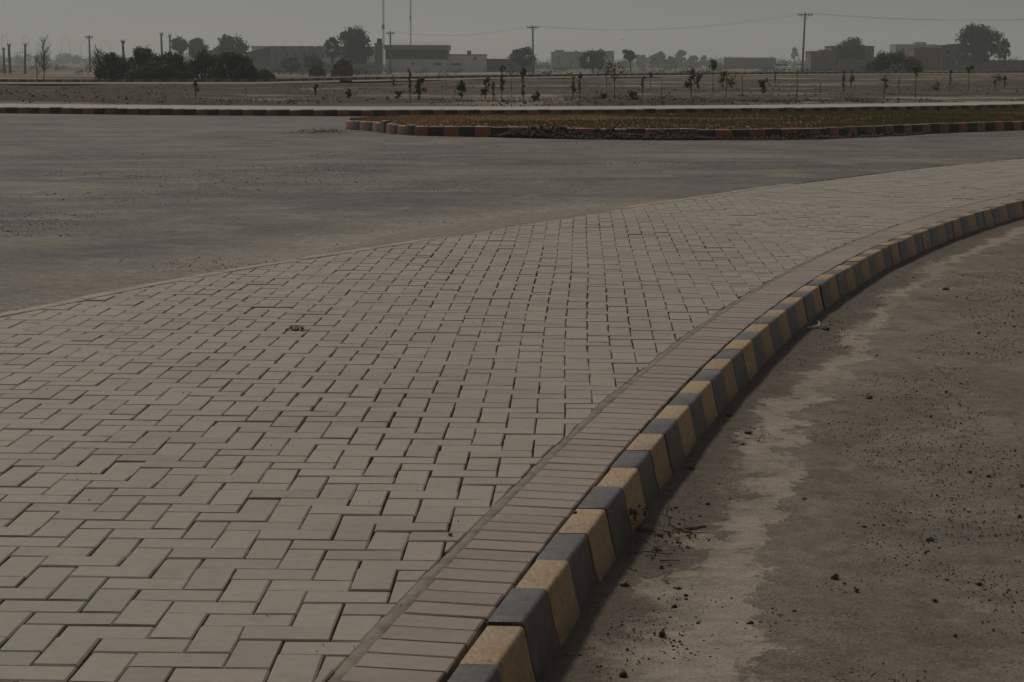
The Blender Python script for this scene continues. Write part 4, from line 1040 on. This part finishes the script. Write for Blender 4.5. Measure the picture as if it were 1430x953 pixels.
LOOK = {'yellow': 'yellowing sapling', 'low': 'low shrubby sapling', 'slender': 'slender upright sapling', 'dense': 'leafy dark green sapling', 'bare': 'leafless stick-like sapling', 'tuft': 'tufted sapling with bare lower stem', 'fork': 'tall forked nearly bare sapling', 'droop': 'drooping sapling'}
cnt = {}
ORD = ords + ['eleventh', 'twelfth']
tot = {k: sum(1 for s in SAP if s[3] == k) for k in LOOK}
for px, by, ty, st in SAP:
    i = cnt.get(st, 0); cnt[st] = i + 1
    sapling('%s in the dug plot%s' % (LOOK[st], '' if tot[st] == 1 else ', %s such from the left' % ORD[i]), px, by, ty, st)
# dry weeds on the banks of the plot
def weeds():
    V = []; n = 2600
    for i in range(n):
        x = random.uniform(-22, 26); D = fk_y(x) + PATH_W + random.uniform(.6, 3.2) if random.random() < .5 else random.uniform(54, 98)
        if D < fk_y(x) + PATH_W + .5: continue
        if fbm(np.array([x*.25]), np.array([D*.25]), 3, 41)[0] < .47: continue
        z = float(terrain(np.array([x]), np.array([D]))[0]); h = random.uniform(.05, .22)
        for k in range(4):
            a = random.uniform(0, 6.28); w_ = .007; l = random.uniform(.3, .9)*h
            V += [(x - w_, D, z - .02), (x + w_, D, z - .02), (x + math.cos(a)*l, D + math.sin(a)*l, z + h*random.uniform(.5, 1))]
    me = mesh_np('dry_weeds', np.array(V), np.arange(len(V)).reshape(-1, 3), M['straw'])
    tag(link('dry_weeds', me), 'thin dry weeds scattered over the dug plot', 'weeds', kind='stuff')
weeds()
n_ = 22000
x = rng.uniform(-26, 30, n_); D = rng.uniform(0, 1, n_)**1.5*48 + fk_y(x) + PATH_W + .4
keep = fbm(x*.3, D*.5, 4, 81)*.6 + .5*ridge(x, D) + .30*np.exp(-((D - fk_y(x) - PATH_W - 1.4)/1.0)**2) > .50
x, D = x[keep], D[keep]; R = rng.choice([.010, .016, .022, .03, .045], len(x))*(.6 + .6*rng.random(len(x)))
CL = (np.stack([x, D, terrain(x, D) + R*.2], 1), R)

# ------------------------------------------------------------------ vehicles far off
def car(label, px, py_base, D, wpx, rz=.6, suv=True):
    x, _, zb = at(px, py_base, D); z0 = tz(x, D) - .02
    o = empty('car', (x, D, max(z0, zb - .3)), rz); tag(o, label, 'car', 'white cars on the plain')
    Lc = 4.3; Wc = .88; bh = .85; rh = 1.62 if suv else 1.42
    prof = [(-Lc/2, .35), (Lc/2, .35), (Lc/2, .72), (Lc*.46, .9), (Lc*.22, .98), (Lc*.10, rh), (-Lc*.40, rh), (-Lc*.47, 1.0), (-Lc/2, .95)]
    mb = MB(); mb.prism(prof, -Wc, Wc); b = mb.build('body', M['white'], o)
    for s in (-1, 1):
        mb = MB(); mb.prism([(Lc*.18, 1.02), (Lc*.085, rh-.08), (-Lc*.38, rh-.08), (-Lc*.43, 1.02)], s*Wc*1.005, s*Wc*1.02); mb.build('side_window', M['glass'], o)
        for q in (-.31, .31):
            mb = MB(); mb.tube([(q*Lc, s*(Wc-.18), .33), (q*Lc, s*(Wc+.03), .33)], .33, 14); mb.build('wheel', M['tyre'], o)
        mb = MB(); mb.box(Lc/2 - .03, Lc/2 + .02, s*.62 - .14, s*.62 + .14, .66, .80); mb.build('headlight', M['metal'], o)
    mb = MB(); mb.add([(Lc*.225, -.72, 1.0), (Lc*.225, .72, 1.0), (Lc*.115, .68, rh - .05), (Lc*.115, -.68, rh - .05)], [[0, 1, 2, 3]]); mb.build('windscreen', M['glass'], o)
car('white off-road car parked left of the leaning pole', 1094, 98.5, 470, 19, -1.0)
car('small white car on the far road at the left edge', 1, 92, 520, 6, -.3, False)
car('small white car on the far road left of the bushes', 131, 92.5, 560, 6, -1.2, False)

# dark slab and tipped board on the second road
x, D_, z = at(483, 117, 104); mb = MB(); h = .55
o = empty('kerb_slab_stack', (x, 104, tz(x, 104) + .1)); tag(o, 'low dark stack of slabs lying on the second road', 'slabs')
for i in range(3): mb = MB(); mb.box(-.38 + .04*i, .36 - .03*i, -.2, .25, .05*i*1.02, .05*i*1.02 + .05); mb.build('slab', M['tar'], o)
x, D_, z = at(545.5, 104, 112); o = empty('board', (x, 112, tz(x, 112) + .1)); tag(o, 'pale board tipped up at the second road below the hall pole', 'board')
mb = MB(); mb.add([(-.16, -.02, .16), (.17, -.02, .34), (.19, -.02, .28), (-.14, -.02, .10), (-.16, .02, .16), (.17, .02, .34), (.19, .02, .28), (-.14, .02, .10)], [[0,3,2,1],[4,5,6,7],[0,1,5,4],[1,2,6,5],[2,3,7,6],[3,0,4,7]]); mb.build('panel', M['concrete'], o)
mb = MB(); mb.tube([(0, 0, -.05), (.02, 0, .25)], .015, 5); mb.build('stake', M['bark'], o)
x, y_ = G(1309.5, 155.5, .17); o = empty('marker_post', (x, y_, .15)); tag(o, 'short dark marker post on the island grass near its back edge', 'post')
MB().box(-.035, .035, -.035, .035, 0, .10).build('post', M['tar'], o); MB().box(-.045, .045, -.045, .045, .102, .125).build('cap', M['tar'], o)

# ------------------------------------------------------------------ stones, clods, litter
OCT = np.array([(1,0,0),(-1,0,0),(0,1,0),(0,-1,0),(0,0,1),(0,0,-1)], float); OCF = np.array([(0,2,4),(2,1,4),(1,3,4),(3,0,4),(2,0,5),(1,2,5),(3,1,5),(0,3,5)])
def pebbles(name, P, R, mat, label, cat, flat=.6):
    n = len(P)
    V = OCT[None]*(R[:,None,None]*(.65 + .7*rng.random((n, 6, 1))))
    a = rng.random(n)*6.28; c, s = np.cos(a)[:,None], np.sin(a)[:,None]
    V = np.stack([V[:,:,0]*c - V[:,:,1]*s*.75, V[:,:,0]*s + V[:,:,1]*c*.75, V[:,:,2]*flat], 2) + np.asarray(P)[:,None,:]
    Fc = (OCF[None] + 6*np.arange(n)[:,None,None]).reshape(-1, 3)
    return tag(link(name, mesh_np(name, V.reshape(-1, 3), Fc, mat)), label, cat, kind='stuff')
def on_side(s, d): x, y, _, _ = kpt(s, d); return float(x), float(y)
pebbles('clods', CL[0], CL[1], M['clod'], 'dark clods of turned earth strewn over the dug plot', 'clods', .7)
# gravel over the side road, thinner on the sand ribbon
n_ = 100000
yu = 34 + 150*rng.random(n_)**2.0; d = .14 + 2.9*rng.random(n_)**.85
x, y, _, _ = kpt(np.interp(yu*U, KP[:,1], KS), d)
keep = fbm(x*2.2, y*1.6, 4, 51) + rng.normal(0, .04, n_) > .38 + .16*((d > .3) & (d < .55))
R = rng.choice([.0013, .0018, .0018, .0024, .003, .0045], n_)*(.7 + .6*rng.random(n_))
R = np.where(rng.random(n_) < .007, .006 + .006*rng.random(n_), R)
P = np.stack([x, y, ROAD_Z + .002 + R*.25], 1)[keep]; R = R[keep]
pebbles('gravel', np.array(P), np.array(R), M['gravel'], 'fine dark gravel strewn over the dusty side road', 'gravel')
# grit over the asphalt in long trails
n_ = 60000
px = rng.uniform(-60, 1430, n_); py = rng.uniform(168, 420, n_)
g_ = np.array([G(a, b) for a, b in zip(px, py)]); x, y = g_[:,0], g_[:,1]
k = fbm(x*.45 + y*.05, y*.75, 4, 61) + rng.normal(0, .06, n_)
tr = np.exp(-((py - (275 - (px-200)*.14))/26)**2)*(px < 540) + .6*np.exp(-((py - 236)/12)**2)*(px > 300) + .5*np.exp(-((py - 262)/10)**2)*(px > 250)*(px < 700)
keep = (x < edge_x(np.minimum(y/U, 460))*U - .05) & (k + .18*tr > .625)
R = (.0025 + .0045*rng.random(n_))*(1 + (rng.random(n_) < .03)*1.2)
P = np.stack([x, y, -.008 + R*.2], 1)[keep]; R = R[keep]
pebbles('grit', np.array(P), np.array(R), M['gravel'], 'dark grit lying in trails across the dusty asphalt', 'grit')
# crumbs on the bricks
P = []; R = []
for i in range(420):
    yu = 38 + 190*random.random()**1.3; x = random.uniform(edge_x(yu)+1, kerb_x(yu)-.2)*U; y = yu*U
    r = random.choice((.0015, .002, .003, .004)); P.append((x, y, r*.3)); R.append(r)
pebbles('crumbs', np.array(P), np.array(R), M['stone'], 'tiny dark crumbs of dirt scattered over the brick paving', 'crumbs')
def lump(name, label, cat, x, y, z, r, mat, sq=(1, 1, .6), group=None, n=2, rough=.5):
    import bmesh
    bm = bmesh.new(); bmesh.ops.create_icosphere(bm, subdivisions=n, radius=1)
    k = random.random()*50
    for v in bm.verts:
        c = v.co.copy(); f = 1 + rough*(vnoise(np.array([c.x*2.1+k]), np.array([c.y*2.1+c.z*1.7]), 3)[0] - .5)*2
        v.co = Vector((c.x*sq[0], c.y*sq[1], c.z*sq[2]))*f*r
    me = bpy.data.meshes.new(name); bm.to_mesh(me); bm.free(); me.materials.append(mat)
    o = link(name, me, None, (x, y, z + r*sq[2]*.55)); o.rotation_euler = (random.uniform(-.2, .2), random.uniform(-.2, .2), random.uniform(0, 6.28))
    return tag(o, label, cat, group)
for lb, px, py, r, sq in (('dark stone at the kerb foot beside the second black face', 965, 657, .018, (1, .8, .7)), ('flat dark stone on the sand edge near the kerb bend', 1045, 606, .022, (1.3, .8, .5)), ('dark rounded stone by the kerb base below the bend', 1017, 583, .020, (1, .9, .7)),
                          ('dark flat stone alone right of the sand ribbon', 1121, 701, .020, (1.2, .8, .55)), ('blocky dark stone low on the side road', 1166, 809, .019, (1, .8, .7)), ('small dark stone above the rubble patch at the right edge', 1300, 756, .017, (1.1, .8, .6)),
                          ('dark stone in the middle of the dusty road', 1213, 558, .024, (1.2, .9, .6)), ('pointed dark clod on the sand near the bottom edge', 925, 889, .016, (.8, .8, 1.0)), ('dark stone on the gravel near the upper road edge', 1320, 406, .030, (1.2, .9, .6)), ('round dark clod at the bottom edge beside the kerb', 870, 945, .015, (1, .9, .8))):
    x, y = G(px, py, ROAD_Z); lump('stone', lb, 'stone', x, y, ROAD_Z + .002, r*.68, M['stone'], sq, 'loose stones on the side road')
for lb, px, py, r in (('small brown stone on the soldier course beside the kerb', 802, 717, .009), ('dark crumb of dirt on the bricks beside the mortar line', 629, 747, .006)):
    x, y = G(px, py, .004); lump('stone', lb, 'stone', x, y, .003, r, M['stone'], (1.2, .9, .6), 'loose stones on the paving')
# dark clump of dry dirt on the paving
x, y = G(416, 461); cl = empty('dirt_clump', (x, y, 0)); cl.scale = (.6, .6, .6); tag(cl, 'dark clump of dry dirt and straw on the brick paving', 'dirt')
mb = MB()
for i in range(26):
    a, r = random.uniform(0, 6.28), random.uniform(0, .08); h = random.uniform(.004, .012); cx, cy2 = math.cos(a)*r*1.2, math.sin(a)*r*1.4
    V = OCT*np.array([h*1.3, h*1.2, h])*(.7 + .6*rng.random((6, 1))) + np.array([cx, cy2, h*.5]); mb.add(V, OCF.tolist())
mb.build('crumbs', M['stone'], cl)
mb = MB()
for i in range(14):
    a = random.uniform(0, 6.28); r = random.uniform(0, .06); p0 = Vector((math.cos(a)*r, math.sin(a)*r, .008)); p1 = p0 + Vector((random.uniform(-.06, .06), random.uniform(-.06, .06), random.uniform(0, .03)))
    mb.tube([p0, (p0+p1)/2 + Vector((0, 0, .012)), p1], .0022, 4)
mb.build('straw', M['straw'], cl)
# twigs, dead leaves and a dry weed at the kerb foot
def twig(label, px, py, pts, r, z=None):
    z = ROAD_Z if z is None else z; x, y = G(px, py, z); o = empty('twig', (x, y, z)); tag(o, label, 'twig', 'dry twigs by the kerb')
    MB().tube(pts, r, 6).build('stick', M['twig'], o); return o
tw = twig('curved dry twig with an upright tip on the silt by the kerb', 945, 742, [(-.02, .06, .075), (-.028, .05, .05), (-.02, .02, .018), (.005, -.005, .008), (.05, -.012, .012), (.09, -.004, .018)], [.0018, .0025, .003, .0055, .0065, .005])
MB().tube([(.01, -.004, .01), (.035, -.03, .008), (.05, -.045, .006)], [.004, .003, .0015], 5).build('side_shoot', M['twig'], tw)
MB().tube([(.02, .03, .006), (.05, .028, .009), (.08, .02, .006)], [.002, .003, .002], 5).build('side_shoot', M['twig'], tw)
twig('thin straight twig lying across the silt by the kerb', 905, 775, [(-.06, .01, .006), (0, 0, .01), (.07, -.02, .006)], [.002, .0025, .0015])
twig('short broken twig lying at the edge of the sand', 935, 785, [(-.03, .0, .005), (.03, -.01, .008)], [.0025, .002])
x, y = G(880, 745, ROAD_Z); wd = empty('dry_weed', (x, y, ROAD_Z)); tag(wd, 'withered weed tuft growing at the foot of the black kerb face', 'weed')
mb = MB()
for i in range(34):
    a = random.uniform(0, 6.28); l = random.uniform(.03, .11); up = random.uniform(.2, 1.2); d = Vector((math.cos(a), math.sin(a), up)).normalized()
    mb.tube([(0, 0, 0), d*l*.6, d*l + Vector((math.cos(a)*.02, math.sin(a)*.02, -.012))], [.0018, .0013, .0006], 4)
mb.build('stems', M['straw'], wd)
C = [(random.uniform(-.05, .06), random.uniform(-.06, .06), random.uniform(.01, .07)) for _ in range(10)]
leaf_mesh('leaves', C, [(.025, .025, .015)]*10, 60, .022, M['leaf_dry'], wd, .1)
def dead_leaf(label, px, py, sc, z=ROAD_Z):
    sc *= .75
    x, y = G(px, py, z); V = []; Fc = []
    for i in range(5):
        t = i/4; wv = math.sin(math.pi*min(1, t*.9 + .08))*.35*sc
        for s_ in (-1, 0, 1): V.append((t*sc - sc/2, s_*wv, .006 + .30*sc*abs(s_)*.5*(.6 + .4*t) + .10*sc*math.sin(t*5)))
    for i in range(4):
        for j in range(2): Fc.append([i*3+j, (i+1)*3+j, (i+1)*3+j+1, i*3+j+1])
    me = mesh_np('dead_leaf', V, Fc, M['straw'], True); o = link('dead_leaf', me, None, (x, y, z + .004)); o.rotation_euler = (random.uniform(-.3, .3), random.uniform(-.3, .3), random.uniform(0, 6.28))
    md = o.modifiers.new('thick', 'SOLIDIFY'); md.thickness = .0012
    tag(o, label, 'leaf', 'dead leaves by the kerb')
dead_leaf('curled dead leaf below the withered weed', 915, 768, .05); dead_leaf('curled dead leaf on the silt nearer the bottom edge', 872, 820, .055); dead_leaf('small curled dead leaf between twig and sand', 944, 757, .045)
# crumbled litter along the kerb foot
C = []; Rr = []
for i in range(46):
    px = random.gauss(905, 32); py = 745 + (px - 905)*-.9*.4 + random.gauss(0, 32); x, y = G(px, py, ROAD_Z); C.append((x, y, ROAD_Z + .005)); Rr.append((.035, .035, .003))
o = leaf_mesh('leaf_litter', C, Rr, 380, .011, M['leaf_dry'], None, .1); tag(o, 'crumbled dry leaf litter on the silt around the withered weed', 'litter', kind='stuff')
# curved pale scrap by the kerb
x, y = G(1138, 459, ROAD_Z); o = empty('plastic_scrap', (x, y, ROAD_Z)); o.scale = (.62, .62, .62); tag(o, 'pale curved scrap of plastic at the foot of the kerb', 'scrap')
MB().tube([(-.07, -.03, .010), (-.02, -.035, .012), (.03, -.01, .02), (.045, .03, .045), (.035, .05, .06)], [.012, .014, .013, .010, .006], 7).build('strip', M['plastic'], o)
lump('stone', 'dark clod lying behind the pale curved scrap', 'stone', x + .05, y - .06, ROAD_Z, .02, M['clod'], (1.3, .8, .5), 'loose stones on the side road')

# heaps of dug earth along the island kerb
def heap(label, cells, nclod):
    V = []; Fc = []
    P = []; R = []
    for px0, px1, h, back in cells:
        for i in range(nclod):
            px = random.uniform(px0, px1); u = (px - px0)/(px1 - px0); env = max(.08, math.sin(math.pi*u))**.7
            s = None
            d = -random.random()**1.2*.42*env + back
            x0 = G(px, 192)[0]
            sI = float(np.interp(x0, IFP[:,0], IFS)); x, y, _, _ = ipt(sI, d)
            hh = h*env*(1 - min(1, max(0, (-d)/.45)))*(.15 + 1.9*max(0, float(vnoise(np.array([x*1.4]), np.array([y*.7]), 71)[0])*.6 + float(vnoise(np.array([x*4.]), np.array([y*3.]), 72)[0])*.4 - .15))
            r = random.choice((.007, .011, .016, .022, .034))*random.uniform(.7, 1.3)
            P.append((float(x), float(y), hh*random.uniform(.3, 1) + r*.2 - .01)); R.append(r)
    return pebbles('soil_heap', np.array(P), np.array(R), M['clod'], label, 'soil', .75)
heap('dark heap of dug clods banked against the island kerb', [(684, 930, .21, .03), (820, 1010, .14, .02)], 3200)
heap('low spill of clods along the right of the island kerb', [(985, 1180, .10, .0), (1100, 1330, .05, .0)], 1200)
P = []; R = []
for i in range(420):
    px = random.gauss(450, 20); py = 183.5 + random.gauss(0, 1.6) + (px-448)*-.02; x, y = G(px, py)
    r = random.uniform(.005, .015); P.append((x, y, r*.25 + random.random()*.008)); R.append(r)
pebbles('soil_heap', np.array(P), np.array(R), M['clod'], 'thin spread of brown clods on the asphalt before the island tip', 'soil', .6)
# bits of litter on the turf
P = []; R = []
for px, py in ((1018, 178), (1044, 178), (678, 174.5), (1128, 175), (620, 171), (937, 160), (1057, 161)):
    x, y = G(px, py, IH + .02); P.append((x, y, IH + .04)); R.append(.035)
for i, p in enumerate(P):
    lump('paper_scrap', 'small white scrap of litter on the island grass, %s from the left' % ords[sorted(range(7), key=lambda k: P[k][0]/P[k][1]).index(i)], 'litter', p[0], p[1], p[2]-.02, .03, M['plastic'], (1.1, .8, .5), 'white litter on the island grass', 1, .3)
# bird in the air
x, y, z = at(869.5, 56, 150); o = empty('bird', (x, y, z)); tag(o, 'small dark bird flying above the plain', 'bird')
import bmesh as _b
V = [(0, -.13, 0), (.03, 0, .01), (0, .12, .01), (-.03, 0, .01), (0, 0, .035), (0, 0, -.03)]
MB().add(V, [[0,1,4],[1,2,4],[2,3,4],[3,0,4],[1,0,5],[2,1,5],[3,2,5],[0,3,5]]).build('body', M['tar'], o)
for s in (-1, 1): MB().add([(s*.02, -.05, .01), (s*.02, .06, .01), (s*.14, .03, .07), (s*.27, -.02, .03), (s*.14, -.04, .065), (s*.02, 0, -.004), (s*.14, 0, .058)], [[0,1,2,4],[4,2,3],[5,6,2,1],[0,4,6,5],[6,3,2],[4,3,6]]).build('wing', M['tar'], o)

# ------------------------------------------------------------------ haze: dusty air round everything
hz_ = MB(); hz_.box(-4300, 4300, -4300, 4300, -4.5, 62); hm = bpy.data.materials.new('dusty_air'); hm.use_nodes = True
t = hm.node_tree; t.nodes.clear(); o_ = t.nodes.new('ShaderNodeOutputMaterial'); pv = t.nodes.new('ShaderNodeVolumePrincipled')
pv.inputs['Color'].default_value = (0.81, 0.86, 0.84, 1); pv.inputs['Density'].default_value = 0.00050; pv.inputs['Anisotropy'].default_value = 0.25
t.links.new(pv.outputs[0], o_.inputs['Volume'])
tag(hz_.build('haze', hm), 'pale dusty haze filling the air over the plain', 'haze', kind='stuff')
